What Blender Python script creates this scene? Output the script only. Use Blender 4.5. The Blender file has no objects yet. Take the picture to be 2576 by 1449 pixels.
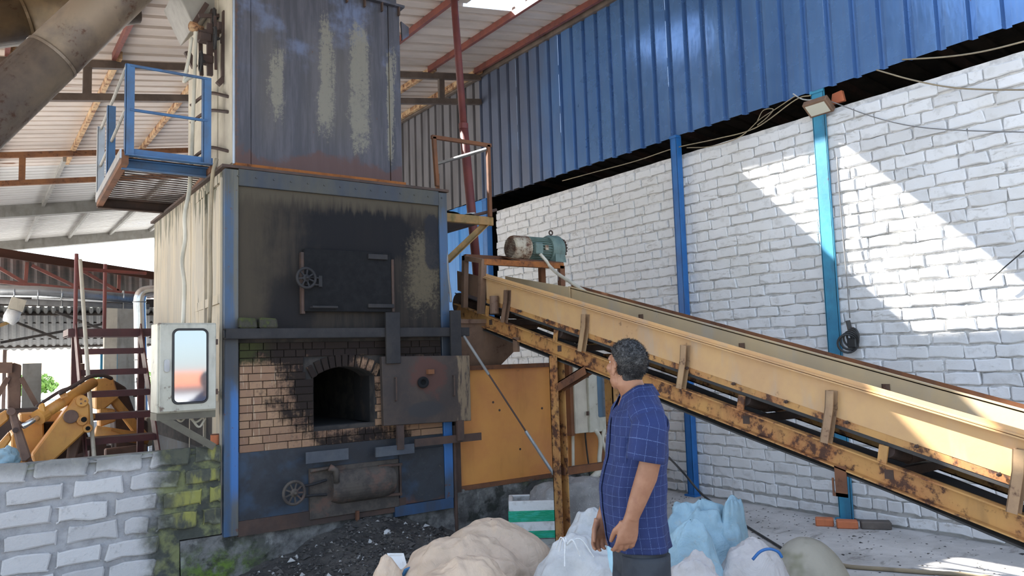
import bpy, math, random
from mathutils import Vector, Matrix, noise as mnoise
random.seed(7)
scn = bpy.context.scene
COL = scn.collection
V3 = Vector
# ---------------------------------------------------------------- camera
# world: X runs along the furnace front, Y along the long brick wall, Z up; the lens stands at the origin, 1.6 m up
YAW, PITCH, ROLL, FPX = 0.621262, 0.088777, -0.031480, 1932.0
IW, IH = 2576, 1449
EYE = V3((0, 0, 1.6))
_fw = V3((math.sin(YAW) * math.cos(PITCH), math.cos(YAW) * math.cos(PITCH), math.sin(PITCH)))
_rt = V3((math.cos(YAW), -math.sin(YAW), 0)); _up = _rt.cross(_fw)
RT = _rt * math.cos(ROLL) + _up * math.sin(ROLL)
UP = -_rt * math.sin(ROLL) + _up * math.cos(ROLL)
FW = _fw
cam = bpy.data.cameras.new('camera'); camo = bpy.data.objects.new('camera', cam); COL.objects.link(camo)
cam.sensor_width = 36; cam.lens = 36 * FPX / IW; cam.clip_start = 0.05; cam.clip_end = 500
camo.matrix_world = Matrix(((RT.x, UP.x, -FW.x, EYE.x), (RT.y, UP.y, -FW.y, EYE.y), (RT.z, UP.z, -FW.z, EYE.z), (0, 0, 0, 1)))
scn.camera = camo
# ---------------------------------------------------------------- light
SUN = V3((1.06, -2.555, -2.486)).normalized()
world = bpy.data.worlds.new('World'); scn.world = world; world.use_nodes = True
_n = world.node_tree.nodes; _l = world.node_tree.links
sky = _n.new('ShaderNodeTexSky'); sky.sky_type = 'NISHITA'; sky.sun_disc = False
sky.sun_elevation = math.asin(-SUN.z); sky.sun_rotation = math.atan2(-SUN.x, -SUN.y)
sky.air_density = 1.0; sky.dust_density = 1.5; sky.ozone_density = 1.0
_hz = _n.new('ShaderNodeMix'); _hz.data_type = 'RGBA'; _hz.inputs[0].default_value = .40; _hz.inputs[7].default_value = (2.35, 2.6, 2.95, 1)   # thin bright haze over the blue
_l.new(sky.outputs[0], _hz.inputs[6]); _l.new(_hz.outputs[2], _n['Background'].inputs[0]); _n['Background'].inputs[1].default_value = 0.40
sl = bpy.data.lights.new('sun', 'SUN'); slo = bpy.data.objects.new('sun', sl); COL.objects.link(slo)
sl.energy = 22.0; sl.angle = 0.0093; sl.color = (1.0, 0.965, 0.92)
slo.rotation_euler = SUN.to_track_quat('-Z', 'Y').to_euler()
slo.location = (-4, 10, 12)
vs = scn.view_settings
vs.view_transform = 'Standard'; vs.look = 'None'; vs.gamma = 1.0; vs.use_curve_mapping = False
vs.exposure = 0.48
scn.cycles.max_bounces = 8; scn.cycles.diffuse_bounces = 5; scn.cycles.glossy_bounces = 4
scn.cycles.sample_clamp_indirect = 6.0
try:
    scn.cycles.use_denoising = True
    scn.cycles.denoiser = 'OPENIMAGEDENOISE'
except Exception:
    pass

def at(x, y, ax, v):
    """point of the plane ax = v that stands on the sight line of pixel (x, y)"""
    d = RT * ((x - IW / 2) / FPX) + UP * (-(y - IH / 2) / FPX) + FW
    i = 'XYZ'.index(ax); t = (v - EYE[i]) / d[i]
    return EYE + d * t
def atd(x, y, dep):
    d = RT * ((x - IW / 2) / FPX) + UP * (-(y - IH / 2) / FPX) + FW
    return EYE + d * dep
def proj(p):
    q = V3(p) - EYE; z = q.dot(FW)
    return IW / 2 + FPX * q.dot(RT) / z, IH / 2 - FPX * q.dot(UP) / z, z
YF = 6.0      # furnace front
XW = 6.7      # long wall
def F(x, y, Y=YF):
    p = at(x, y, 'Y', Y); return p.x, p.z
def zroof(X): return 6.2 - 0.161 * (XW - X)

# ---------------------------------------------------------------- materials: a small node language
NT = None
class S:
    def __init__(s, sock): s.s = sock
    def __add__(a, b): return mth('ADD', a, b)
    __radd__ = __add__
    def __mul__(a, b): return mth('MULTIPLY', a, b)
    __rmul__ = __mul__
    def __sub__(a, b): return mth('SUBTRACT', a, b)
    def __rsub__(a, b): return mth('SUBTRACT', b, a)
    def __truediv__(a, b): return mth('DIVIDE', a, b)
def _in(sock, v):
    if isinstance(v, S): NT.links.new(v.s, sock)
    elif isinstance(v, (tuple, list)) and len(v) == 3 and sock.type == 'RGBA': sock.default_value = (*v, 1)
    else: sock.default_value = v
def mth(op, a, b=0.0, clamp=False):
    n = NT.nodes.new('ShaderNodeMath'); n.operation = op; n.use_clamp = clamp
    _in(n.inputs[0], a); _in(n.inputs[1], b); return S(n.outputs[0])
def mx(a, b): return mth('MAXIMUM', a, b)
def mn(a, b): return mth('MINIMUM', a, b)
def absf(a): return mth('ABSOLUTE', a)
def sat(a): return mth('ADD', a, 0.0, True)
def sm(x, lo, hi):
    n = NT.nodes.new('ShaderNodeMapRange'); n.interpolation_type = 'SMOOTHSTEP'
    _in(n.inputs[0], x); n.inputs[1].default_value = lo; n.inputs[2].default_value = hi
    if lo > hi:
        n.inputs[1].default_value = hi; n.inputs[2].default_value = lo; n.inputs[3].default_value = 1; n.inputs[4].default_value = 0
    return S(n.outputs[0])
def mix(a, b, f):
    n = NT.nodes.new('ShaderNodeMix'); n.data_type = 'RGBA'
    _in(n.inputs[0], f); _in(n.inputs[6], a); _in(n.inputs[7], b); return S(n.outputs[2])
def wpos():
    n = NT.nodes.new('ShaderNodeNewGeometry'); return S(n.outputs['Position'])
def opos():
    n = NT.nodes.new('ShaderNodeTexCoord'); return S(n.outputs['Object'])
def uvc():
    n = NT.nodes.new('ShaderNodeTexCoord'); return S(n.outputs['UV'])
def rnd():
    n = NT.nodes.new('ShaderNodeObjectInfo'); return S(n.outputs['Random'])
def isl():
    n = NT.nodes.new('ShaderNodeNewGeometry'); return S(n.outputs['Random Per Island'])
def sep(v):
    n = NT.nodes.new('ShaderNodeSeparateXYZ'); _in(n.inputs[0], v); return S(n.outputs[0]), S(n.outputs[1]), S(n.outputs[2])
def scl(v, s, off=(0, 0, 0)):
    n = NT.nodes.new('ShaderNodeMapping'); _in(n.inputs[0], v); n.inputs[3].default_value = s if isinstance(s, tuple) else (s, s, s)
    n.inputs[1].default_value = off; return S(n.outputs[0])
def nz(v, scale=5.0, detail=4.0, rough=0.6, dist=0.0):
    n = NT.nodes.new('ShaderNodeTexNoise'); _in(n.inputs['Vector'], v)
    n.inputs['Scale'].default_value = scale; n.inputs['Detail'].default_value = detail
    n.inputs['Roughness'].default_value = rough; n.inputs['Distortion'].default_value = dist
    return S(n.outputs[0])
def vor(v, scale=5.0, feat='F1'):
    n = NT.nodes.new('ShaderNodeTexVoronoi'); n.feature = feat; _in(n.inputs['Vector'], v); n.inputs['Scale'].default_value = scale
    return S(n.outputs[0])
def gs(x, c, w):            # soft bump of half width w about c
    return sm(absf(x - c), w, 0.0)
def bandm(x, a, b, e=0.05): # 1 between a and b with soft ends e
    return sm(x, a - e, a + e) * sm(x, b + e, b - e)
MATS = {}
def mat(name, fn):
    global NT
    m = bpy.data.materials.new(name); m.use_nodes = True; NT = m.node_tree
    b = NT.nodes['Principled BSDF']
    r = fn()
    _in(b.inputs['Base Color'], r['col'])
    _in(b.inputs['Roughness'], r.get('rough', 0.7)); _in(b.inputs['Metallic'], r.get('metal', 0.0))
    if 'spec' in r: b.inputs['Specular IOR Level'].default_value = r['spec']
    if 'trans' in r: b.inputs['Transmission Weight'].default_value = r['trans']
    if 'alpha' in r: _in(b.inputs['Alpha'], r['alpha'])
    if 'bump' in r:
        n = NT.nodes.new('ShaderNodeBump'); n.inputs['Strength'].default_value = r.get('bs', 0.5); n.inputs['Distance'].default_value = r.get('bd', 0.01)
        _in(n.inputs['Height'], r['bump']); NT.links.new(n.outputs[0], b.inputs['Normal'])
    MATS[name] = m; return m
RUST = (0.16, 0.055, 0.02); RUSTD = (0.07, 0.028, 0.015)
def paint(name, base, base2=None, rust=0.3, rough=0.55, scale=4.0, metal=0.0, dirt=(0.05, 0.04, 0.03), dirtf=0.3, rustc=RUST, vs=1.0):
    """painted or bare steel with uneven tone, rust patches and grime of its own"""
    def fn():
        p = wpos(); ps = scl(p, (1, 1, vs))
        a = nz(ps, scale, 5); b = nz(p, scale * 4.3, 6, .7); c = nz(scl(p, (1, 1, .25)), scale * 2.2, 4)
        col = mix(base, base2 or tuple(x * .7 for x in base), sm(a, .35, .65))
        col = mix(col, dirt, sm(c, .5, .75) * dirtf)
        rm = sm(b * .55 + a * .45, .66 - .28 * rust, .72 - .22 * rust) if rust > 0 else 0.0
        if rust > 0: col = mix(col, mix(rustc, RUSTD, sm(b, .4, .6)), rm * min(1, .45 + rust))
        return dict(col=col, rough=sat(rough + (b - .5) * .4), metal=metal, bump=b, bs=.25, bd=.004)
    return mat(name, fn)

# ---------------------------------------------------------------- mesh helpers
ORG = {}
class MB:
    def __init__(s): s.v = []; s.f = []; s.uv = None
    def add(s, vs_, fs):
        o = len(s.v); s.v += [V3(v) for v in vs_]; s.f += [tuple(i + o for i in f) for f in fs]; return s
    def hexa(s, c):   # 8 corners: bottom 0-3 ring, top 4-7 ring
        return s.add(c, [(3, 2, 1, 0), (4, 5, 6, 7), (0, 1, 5, 4), (1, 2, 6, 5), (2, 3, 7, 6), (3, 0, 4, 7)])
    def box(s, x0, x1, y0, y1, z0, z1):
        return s.hexa([(x0, y0, z0), (x1, y0, z0), (x1, y1, z0), (x0, y1, z0), (x0, y0, z1), (x1, y0, z1), (x1, y1, z1), (x0, y1, z1)])
    def bar(s, p, q, w, h, up=(0, 0, 1)):
        p, q = V3(p), V3(q); d = (q - p).normalized(); u = V3(up)
        sd = d.cross(u)
        if sd.length < 1e-4: sd = d.cross(V3((1, 0, 0)))
        sd.normalize(); u = sd.cross(d).normalized(); a = sd * (w / 2); b = u * (h / 2)
        return s.hexa([p - a - b, p + a - b, q + a - b, q - a - b, p - a + b, p + a + b, q + a + b, q - a + b])
    def chan(s, p, q, w, h, t=.008, up=(0, 0, 1), open_=1):
        """C channel: web plus two flanges; open_ gives the open side"""
        p, q = V3(p), V3(q); d = (q - p).normalized(); sd = d.cross(V3(up)).normalized(); u = sd.cross(d)
        s.bar(p - sd * open_ * (w / 2 - t / 2), q - sd * open_ * (w / 2 - t / 2), t, h, up)
        for k in (-1, 1): s.bar(p + u * k * (h / 2 - t / 2), q + u * k * (h / 2 - t / 2), w, t, up)
        return s
    def angle(s, p, q, w, t=.006, up=(0, 0, 1), sx=1, sz=1):
        p, q = V3(p), V3(q); d = (q - p).normalized(); sd = d.cross(V3(up)).normalized(); u = sd.cross(d)
        s.bar(p + sd * sx * (w / 2 - t / 2), q + sd * sx * (w / 2 - t / 2), t, w, up)
        s.bar(p + u * sz * (w / 2 - t / 2), q + u * sz * (w / 2 - t / 2), w, t, up); return s
    def tube(s, pts, r, n=8, cap=True):
        pts = [V3(p) for p in pts]; rings = []; m = len(pts); ref = None
        for i, p in enumerate(pts):
            d = (pts[min(i + 1, m - 1)] - pts[max(i - 1, 0)]).normalized()
            if ref is None: ref = d.orthogonal().normalized()
            a = (ref - d * ref.dot(d)).normalized(); ref = a; b = d.cross(a)
            rr = r[i] if isinstance(r, (list, tuple)) else r
            rings.append([p + (a * math.cos(2 * math.pi * k / n) + b * math.sin(2 * math.pi * k / n)) * rr for k in range(n)])
        o = len(s.v)
        for g in rings: s.v += g
        for i in range(m - 1):
            for k in range(n):
                s.f.append((o + i * n + k, o + i * n + (k + 1) % n, o + (i + 1) * n + (k + 1) % n, o + (i + 1) * n + k))
        if cap:
            s.f.append(tuple(o + k for k in reversed(range(n)))); s.f.append(tuple(o + (m - 1) * n + k for k in range(n)))
        return s
    def prism(s, poly, vec):
        vec = V3(vec); n = len(poly); o = len(s.v); P = [V3(p) for p in poly]
        s.v += P + [p + vec for p in P]
        s.f.append(tuple(o + i for i in range(n))); s.f.append(tuple(o + n + i for i in reversed(range(n))))
        for i in range(n):
            j = (i + 1) % n; s.f.append((o + i, o + n + i, o + n + j, o + j))
        return s
    def lathe(s, org, axis, prof, n=24, closed=False):
        org = V3(org); d = V3(axis).normalized(); a = d.orthogonal().normalized(); b = d.cross(a); o = len(s.v)
        for t, r in prof:
            for k in range(n):
                w = 2 * math.pi * k / n; s.v.append(org + d * t + (a * math.cos(w) + b * math.sin(w)) * max(r, 1e-4))
        m = len(prof)
        for i in range(m if closed else m - 1):
            i2 = (i + 1) % m
            for k in range(n):
                s.f.append((o + i * n + k, o + i * n + (k + 1) % n, o + i2 * n + (k + 1) % n, o + i2 * n + k))
        if not closed:
            s.f.append(tuple(o + k for k in reversed(range(n)))); s.f.append(tuple(o + (m - 1) * n + k for k in range(n)))
        return s
    def torus(s, c, axis, R, r, n=24, m=8):
        return s.lathe(c, axis, [(r * math.sin(2 * math.pi * k / m), R + r * math.cos(2 * math.pi * k / m)) for k in range(m)], n, True)
    def grid(s, fn, nu, nv, wrap=False):
        o = len(s.v); w = nu if wrap else nu + 1
        for j in range(nv + 1):
            for i in range(w): s.v.append(V3(fn(i / nu, j / nv)))
        for j in range(nv):
            for i in range(nu):
                a = o + j * w + i; b = o + j * w + (i + 1) % w
                s.f.append((a, b, b + w, a + w))
        return s
    def build(s, name, m, parent=None, smooth=False, bevel=0.0, fix=True):
        me = bpy.data.meshes.new(name)
        if parent is not None: org = ORG[parent]
        else:
            lo = [min(v[i] for v in s.v) for i in range(3)]; hi = [max(v[i] for v in s.v) for i in range(3)]
            org = V3(((lo[0] + hi[0]) / 2, (lo[1] + hi[1]) / 2, lo[2]))
        me.from_pydata([tuple(v - org) for v in s.v], [], s.f)
        if fix:
            import bmesh
            bm = bmesh.new(); bm.from_mesh(me); bmesh.ops.recalc_face_normals(bm, faces=bm.faces); bm.to_mesh(me); bm.free()
        if s.uv:
            ul = me.uv_layers.new(name='UVMap')
            for lp in me.loops: ul.data[lp.index].uv = s.uv[lp.vertex_index]
        if smooth:
            me.polygons.foreach_set('use_smooth', [True] * len(me.polygons))
        me.materials.append(MATS[m] if isinstance(m, str) else m)
        o = bpy.data.objects.new(name, me); COL.objects.link(o)
        if parent is not None: o.parent = parent
        else: o.location = org
        ORG[o] = org
        if bevel:
            md = o.modifiers.new('bevel', 'BEVEL'); md.width = bevel; md.segments = 1; md.limit_method = 'ANGLE'
        return o
def thing(name, label, cat, loc, group=None):
    o = bpy.data.objects.new(name, None); COL.objects.link(o); o.location = loc; o.empty_display_size = .1
    ORG[o] = V3(loc); o['label'] = label; o['category'] = cat
    if group: o['group'] = group
    return o
def tag(o, label, cat, group=None):
    o['label'] = label; o['category'] = cat
    if group: o['group'] = group
    return o
def struct(o, label=None):
    o['kind'] = 'structure'
    if label: o['label'] = label
    return o
def crv(pts, n=8):
    """smooth line through points (Catmull-Rom)"""
    P = [V3(p) for p in pts]; P = [P[0] * 2 - P[1]] + P + [P[-1] * 2 - P[-2]]; out = []
    for i in range(1, len(P) - 2):
        for k in range(n):
            t = k / n; a, b, c, d = P[i - 1:i + 3]
            out.append(.5 * ((2 * b) + (c - a) * t + (2 * a - 5 * b + 4 * c - d) * t * t + (3 * b - a - 3 * c + d) * t ** 3))
    out.append(P[-2]); return out
def fbm(p, o=4): return mnoise.fractal(V3(p), 1.0, 2.0, o, noise_basis='PERLIN_ORIGINAL')
# ---------------------------------------------------------------- materials
def _white_brick():
    p = wpos(); a = nz(p, 9, 6, .65); b = nz(p, 45, 5, .7); c = nz(p, 1.1, 3); r = rnd()
    col = mix((.75, .75, .75), (.65, .65, .65), sm(r, .2, .9))
    col = mix(col, (.56, .555, .545), sm(a, .52, .68) * .65)
    col = mix(col, (.62, .60, .54), sm(c, .5, .7) * .25)
    col = mix(col, (.30, .28, .25), sm(b, .64, .72) * .6)
    col = mix(col, (.42, .40, .37), sm(nz(scl(p, (1, .5, 1.6)), 6, 6, .75, .6), .58, .66) * .7)
    return dict(col=col, rough=.88, bump=a * .6 + b * .5, bs=.45, bd=.010)
mat('white_brick', _white_brick)
def _mortar():
    p = wpos(); a = nz(p, 7, 6, .7); b = nz(p, 40, 5, .7); x, y, z = sep(p)
    col = mix((.62, .61, .60), (.47, .46, .45), sm(a, .35, .65))
    col = mix(col, (.74, .725, .70), sm(nz(p, 9, 5), .44, .58) * .85)
    col = mix(col, (.20, .185, .165), sm(b, .62, .72) * .6)
    col = mix(col, (.30, .29, .275), sm(z + a * .5, .75, .2) * .6)
    return dict(col=col, rough=.95, bump=a + b * .5, bs=.6, bd=.015)
mat('wall_mortar', _mortar)
def _block():
    p = wpos(); a = nz(p, 14, 6, .7); b = nz(p, 60, 4, .7); x, y, z = sep(p); r = rnd()
    m = nz(p, 3.2, 5, .65)
    col = mix((.46, .445, .435), (.56, .545, .53), r)
    col = mix(col, (.27, .255, .24), sm(a, .55, .72) * .6)
    col = mix(col, (.55, .54, .52), sm(b, .62, .7) * .5)
    top = sm(z + (m - .5) * .22, .88, .99); right = sm(x + (m - .5) * .5, 1.0, 1.22)
    moss = mx(top * .6, right)
    dark = mix((.055, .058, .03), (.03, .035, .02), sm(a, .4, .6))
    mc = mix(dark, (.27, .26, .04), sm(nz(scl(p, (1, 1, .35)), 7, 4), .46, .6) * sm(x + (m - .5) * .6, 1.15, 1.45))
    mc = mix(mc, (.30, .31, .20), sm(nz(p, 6, 4), .55, .7) * .6)
    col = mix(col, mc, moss * .92)
    return dict(col=col, rough=.93, bump=a + b * .4, bs=.7, bd=.012)
mat('grey_block', _block)
def _bmortar():
    p = wpos(); a = nz(p, 10, 6, .7); x, y, z = sep(p); m = nz(p, 3.2, 5, .65)
    col = mix((.37, .365, .365), (.30, .295, .295), sm(a, .4, .6))
    col = mix(col, (.45, .44, .435), sm(nz(p, 4, 4), .5, .7) * .7)
    moss = mx(sm(z + (m - .5) * .2, .9, 1.0) * .6, sm(x + (m - .5) * .5, 1.0, 1.22))
    mc = mix((.03, .035, .022), (.17, .18, .06), sm(nz(p, 6, 5), .45, .62))
    col = mix(col, mc, moss * .9)
    return dict(col=col, rough=.95, bump=a, bs=.8, bd=.02)
mat('block_mortar', _bmortar)
def _plinth():
    p = wpos(); a = nz(p, 5, 6, .7); b = nz(p, 24, 5, .7); x, y, z = sep(p)
    col = mix((.17, .165, .155), (.075, .072, .068), sm(a, .38, .6))
    col = mix(col, (.30, .295, .28), sm(nz(p, 3.3, 5, .6, .5), .55, .66) * .8)
    col = mix(col, (.02, .022, .016), sm(nz(p, 4.1, 5), .52, .62) * .85)
    g = mx(gs(x, 1.55, .5) * sm(nz(p, 5, 4), .38, .55) * sm(z, .36, .1), bandm(x, 4.4, 5.6, .4) * sm(z, .2, .4) * sm(nz(p, 7, 4), .4, .6) * .5)
    col = mix(col, mix((.10, .17, .01), (.05, .07, .015), sm(b, .4, .6)), g * .9)
    return dict(col=col, rough=.93, bump=a + b * .5, bs=.8, bd=.02)
mat('plinth_concrete', _plinth)
def _floor():
    p = wpos(); a = nz(p, 1.3, 6, .65); b = nz(p, 9, 6, .7); c = nz(p, 45, 4, .7); x, y, z = sep(p)
    col = mix((.56, .54, .515), (.40, .385, .365), sm(a, .38, .62))
    col = mix(col, (.20, .185, .165), sm(nz(scl(p, (1, 2.2, 1)), 2.6, 6, .7, .4), .55, .68) * .75)
    col = mix(col, (.68, .66, .63), sm(b, .6, .7) * .45)
    col = mix(col, (.09, .08, .07), sm(c, .66, .73) * .8)
    d = gs(x, 2.7, 1.6) * gs(y, 5.4, 2.2)
    col = mix(col, (.06, .055, .05), sm(d + (b - .5) * .5, .25, .6) * .85)
    return dict(col=col, rough=.9, bump=b + c * .6, bs=.5, bd=.012)
mat('floor_concrete', _floor)
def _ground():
    p = wpos(); a = nz(p, .4, 5); b = nz(p, 6, 5); x, y, z = sep(p); yard = sm(y + (a - .5) * 4, 6, 11)  # ground darkened in front to cut bounce, paled beyond to read as glare
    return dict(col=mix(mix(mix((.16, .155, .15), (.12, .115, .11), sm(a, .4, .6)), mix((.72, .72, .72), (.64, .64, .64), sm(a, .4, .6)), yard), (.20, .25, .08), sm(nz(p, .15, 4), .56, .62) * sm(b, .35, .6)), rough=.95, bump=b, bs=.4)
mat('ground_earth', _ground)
def _blue_sheet():
    p = wpos(); a = nz(scl(p, (1, 1, .22)), 3.2, 5, .65); b = nz(p, 30, 4)
    x, y, z = sep(p)
    col = mix((.12, .24, .47), (.095, .20, .42), sm(a, .35, .65))
    col = mix(col, (.13, .22, .40), sm(nz(scl(p, (1, 6, .3)), 5, 3), .5, .7) * .6)
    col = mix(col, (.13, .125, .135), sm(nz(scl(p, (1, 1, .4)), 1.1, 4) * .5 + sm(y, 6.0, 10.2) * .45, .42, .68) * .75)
    col = mix(col, RUST, sm(b, .72, .76) * .6)
    return dict(col=col, rough=sat(.25 + (nz(p, 6, 3) - .5) * .30 + sm(y, 6.5, 9.5) * .22), metal=.45, bump=nz(scl(p, (1, 1, .3)), 7, 3), bs=.4, bd=.012)
mat('blue_sheet', _blue_sheet)
def _grey_sheet():
    p = wpos(); a = nz(scl(p, (1, 1, .2)), 4, 5)
    return dict(col=mix((.17, .165, .175), (.12, .115, .12), sm(a, .35, .65)), rough=.55, metal=.2)
mat('grey_sheet', _grey_sheet)
def _roof(name, c1, c2, rf):
    def fn():
        p = wpos(); a = nz(scl(p, (.25, 1, 1)), 3, 5, .65)
        col = mix(c1, c2, sm(a, .35, .65))
        col = mix(col, (.22, .085, .03), sm(nz(scl(p, (.4, 2, 1)), 1.7, 4), .66, .70) * rf)
        return dict(col=col, rough=.7, spec=.15, bump=nz(p, 9, 4), bs=.2, bd=.01)
    return mat(name, fn)
_roof('roof_tan', (.66, .575, .505), (.55, .475, .415), .8)
_roof('roof_pale', (.62, .60, .57), (.55, .53, .50), .1)
_roof('roof_rust', (.055, .022, .014), (.036, .015, .010), .4)
_roof('roof_tin', (.042, .04, .034), (.026, .025, .022), .2)
paint('red_steel', (.22, .065, .045), (.16, .05, .04), rust=.35, rough=.55)
paint('red_oxide', (.20, .05, .04), (.14, .036, .034), rust=.15, rough=.6)
paint('dark_red', (.11, .028, .026), (.075, .022, .022), rust=.1, rough=.55)
paint('truss_brown', (.155, .115, .09), (.10, .075, .06), rust=.25, rough=.65)
paint('truss_grey', (.30, .285, .255), (.24, .225, .20), rust=.12, rough=.65)
paint('truss_rust', (.25, .11, .045), (.16, .07, .035), rust=.5, rough=.75)
paint('purlin_lit_beige', (.52, .36, .20), (.30, .14, .06), rust=.55, rough=.8, scale=7)  # beige of the lit purlin edges put into the colour, with rust
paint('post_blue', (.022, .15, .42), (.018, .12, .35), rust=.08, rough=.42)
paint('post_teal', (.045, .27, .42), (.035, .20, .34), rust=.22, rough=.5)
paint('cage_blue', (.045, .135, .29), (.05, .10, .19), rust=.15, rough=.5, dirtf=.35)
paint('furnace_blue', (.028, .075, .165), (.03, .055, .095), rust=.18, rough=.5, vs=.4, dirtf=.5)
paint('header_stained', (.062, .058, .042), (.030, .037, .050), rust=.15, rough=.6, scale=3, vs=.3)
paint('rust_plain', (.19, .075, .03), (.12, .05, .025), rust=.4, rough=.85)
paint('rust_dark', (.085, .048, .034), (.05, .033, .027), rust=.25, rough=.8)
paint('rust_orange', (.34, .115, .025), (.22, .075, .02), rust=.4, rough=.9, scale=9)
paint('black_steel', (.0045, .0045, .0055), (.003, .003, .004), rust=0, rough=.95, dirtf=0)
paint('soot_plate', (.026, .023, .023), (.013, .013, .015), rust=.15, rough=.75)
paint('grey_plate', (.080, .090, .102), (.048, .054, .068), rust=.12, rough=.55)
paint('conveyor_tan', (.60, .365, .16), (.52, .31, .15), rust=.22, rough=.6, scale=2.6, dirt=(.40, .34, .28), dirtf=.55)
paint('conveyor_beam', (.50, .27, .085), (.40, .175, .06), rust=.62, rough=.65, scale=3.4, rustc=(.30, .105, .028))
paint('conveyor_brown', (.20, .115, .07), (.14, .08, .05), rust=.35, rough=.7)
paint('bracket_tan', (.42, .27, .14), (.30, .18, .10), rust=.4, rough=.65)
paint('inner_lit_tan', (.66, .48, .26), (.54, .41, .25), rust=.12, rough=.6, scale=2, dirt=(.48, .44, .38), dirtf=.5)  # far trough coloured lighter to carry the stronger light on it
paint('belt_rubber', (.032, .031, .030), (.05, .047, .044), rust=0, rough=.85)
paint('motor_green', (.15, .215, .185), (.11, .165, .145), rust=.28, rough=.5, scale=8)
paint('motor_flaked', (.46, .40, .30), (.24, .16, .10), rust=.6, rough=.7, scale=12)
paint('orange_panel', (.60, .26, .06), (.52, .20, .055), rust=.16, rough=.5, scale=2.2, dirt=(.34, .14, .03), dirtf=.45)
paint('machine_yellow', (.66, .32, .07), (.58, .25, .06), rust=.3, rough=.5, scale=5, rustc=(.15, .065, .035))
paint('machine_dark', (.085, .05, .04), (.055, .035, .03), rust=.3, rough=.75)
paint('machine_brown', (.20, .12, .085), (.14, .08, .06), rust=.3, rough=.7)
paint('duct_steel', (.23, .175, .125), (.14, .11, .09), rust=.42, rough=.5, scale=3, metal=.25, rustc=(.20, .11, .05))
paint('duct_olive', (.20, .135, .07), (.12, .085, .05), rust=.3, rough=.42, scale=3, metal=.25)
paint('chrome', (.75, .75, .75), (.7, .7, .7), rust=0, rough=.2, metal=.9)
paint('galvanised', (.42, .43, .44), (.35, .36, .37), rust=0, rough=.35, metal=.6)
paint('white_hose', (.62, .58, .48), (.52, .48, .38), rust=0, rough=.55, dirtf=.35)
paint('cable_grey', (.24, .235, .225), (.18, .175, .17), rust=0, rough=.6)
paint('cable_black', (.02, .02, .021), (.03, .03, .03), rust=0, rough=.5)
paint('cable_tan', (.34, .27, .17), (.26, .21, .14), rust=0, rough=.7)
paint('cabinet_cream', (.50, .48, .40), (.43, .41, .33), rust=.32, rough=.45, scale=6, rustc=(.20, .075, .02))
paint('olive_steel', (.14, .125, .085), (.10, .085, .06), rust=.15, rough=.6)
paint('timber_dirty', (.28, .25, .19), (.20, .175, .13), rust=0, rough=.8)
paint('ply_mossy', (.34, .19, .07), (.22, .15, .06), rust=.2, rough=.85, scale=9, dirt=(.09, .09, .025), dirtf=.7)
paint('clay_orange', (.55, .17, .07), (.46, .13, .06), rust=0, rough=.85)
paint('clay_dark', (.16, .13, .11), (.10, .085, .075), rust=0, rough=.9)
paint('pale_panel', (.55, .50, .40), (.46, .41, .33), rust=.1, rough=.6)
def _side():
    p = wpos(); x, y, z = sep(p); a = nz(scl(p, (1, 3, .3)), 4, 5, .65); b = nz(p, 20, 5, .7)
    col = mix((.50, .42, .30), (.38, .335, .27), sm(a, .35, .62))
    col = mix(col, (.30, .20, .12), sm(nz(scl(p, (1, 5, .18)), 6, 4), .58, .7) * .6)
    col = mix(col, (.055, .06, .03), sm(nz(scl(p, (1, 4, .35)), 5, 5) + sm(z, 2.6, 3.1) * .16, .62, .70) * .8)
    return dict(col=col, rough=.75, bump=b, bs=.3, bd=.006)
mat('side_panel', _side)
def _upper_front():
    # soot brown hide over the blue paint, olive streak left, lichen-pale field right
    p = wpos(); x, y, z = sep(p); a = nz(p, 4.2, 6, .7, .3); b = nz(p, 34, 5, .75); v = nz(scl(p, (4, 1, .35)), 4, 5, .65)
    col = mix((.036, .029, .023), (.022, .019, .017), sm(v, .38, .62))
    col = mix(col, (.075, .060, .040), sm(x + (a - .5) * .5, 2.15, 1.75) * .6)
    col = mix(col, (.085, .070, .048), sm(z + (v - .5) * .4, 2.82, 2.96) * .8)
    soot = gs(x, 2.75, .95) * bandm(z + (v - .5) * .3, 2.45, 2.86, .1)
    col = mix(col, (.010, .010, .012), sm(soot + (a - .5) * .9, .22, .62) * .9)
    soot2 = gs(x, 2.12, .42) * gs(z, 2.05, .5)
    col = mix(col, (.014, .013, .014), sm(soot2 + (a - .5) * .5, .3, .75) * .85)
    gold = gs(x, 3.32, .34) * bandm(z + (a - .5) * .5, 1.95, 2.72, .14)
    col = mix(col, (.115, .094, .060), sm(gold + (b - .5) * 1.8 + (a - .5) * 1.2, .38, 1.0) * .8)
    blk = gs(x, 3.42, .14) * bandm(z, 2.4, 2.9, .08)
    col = mix(col, (.020, .021, .026), sm(blk + (b - .5) * .9, .35, .6) * .85)
    return dict(col=col, rough=.85, spec=.25, bump=b * .4 + a * .3, bs=.3, bd=.006)
mat('sooty_front', _upper_front)
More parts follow.
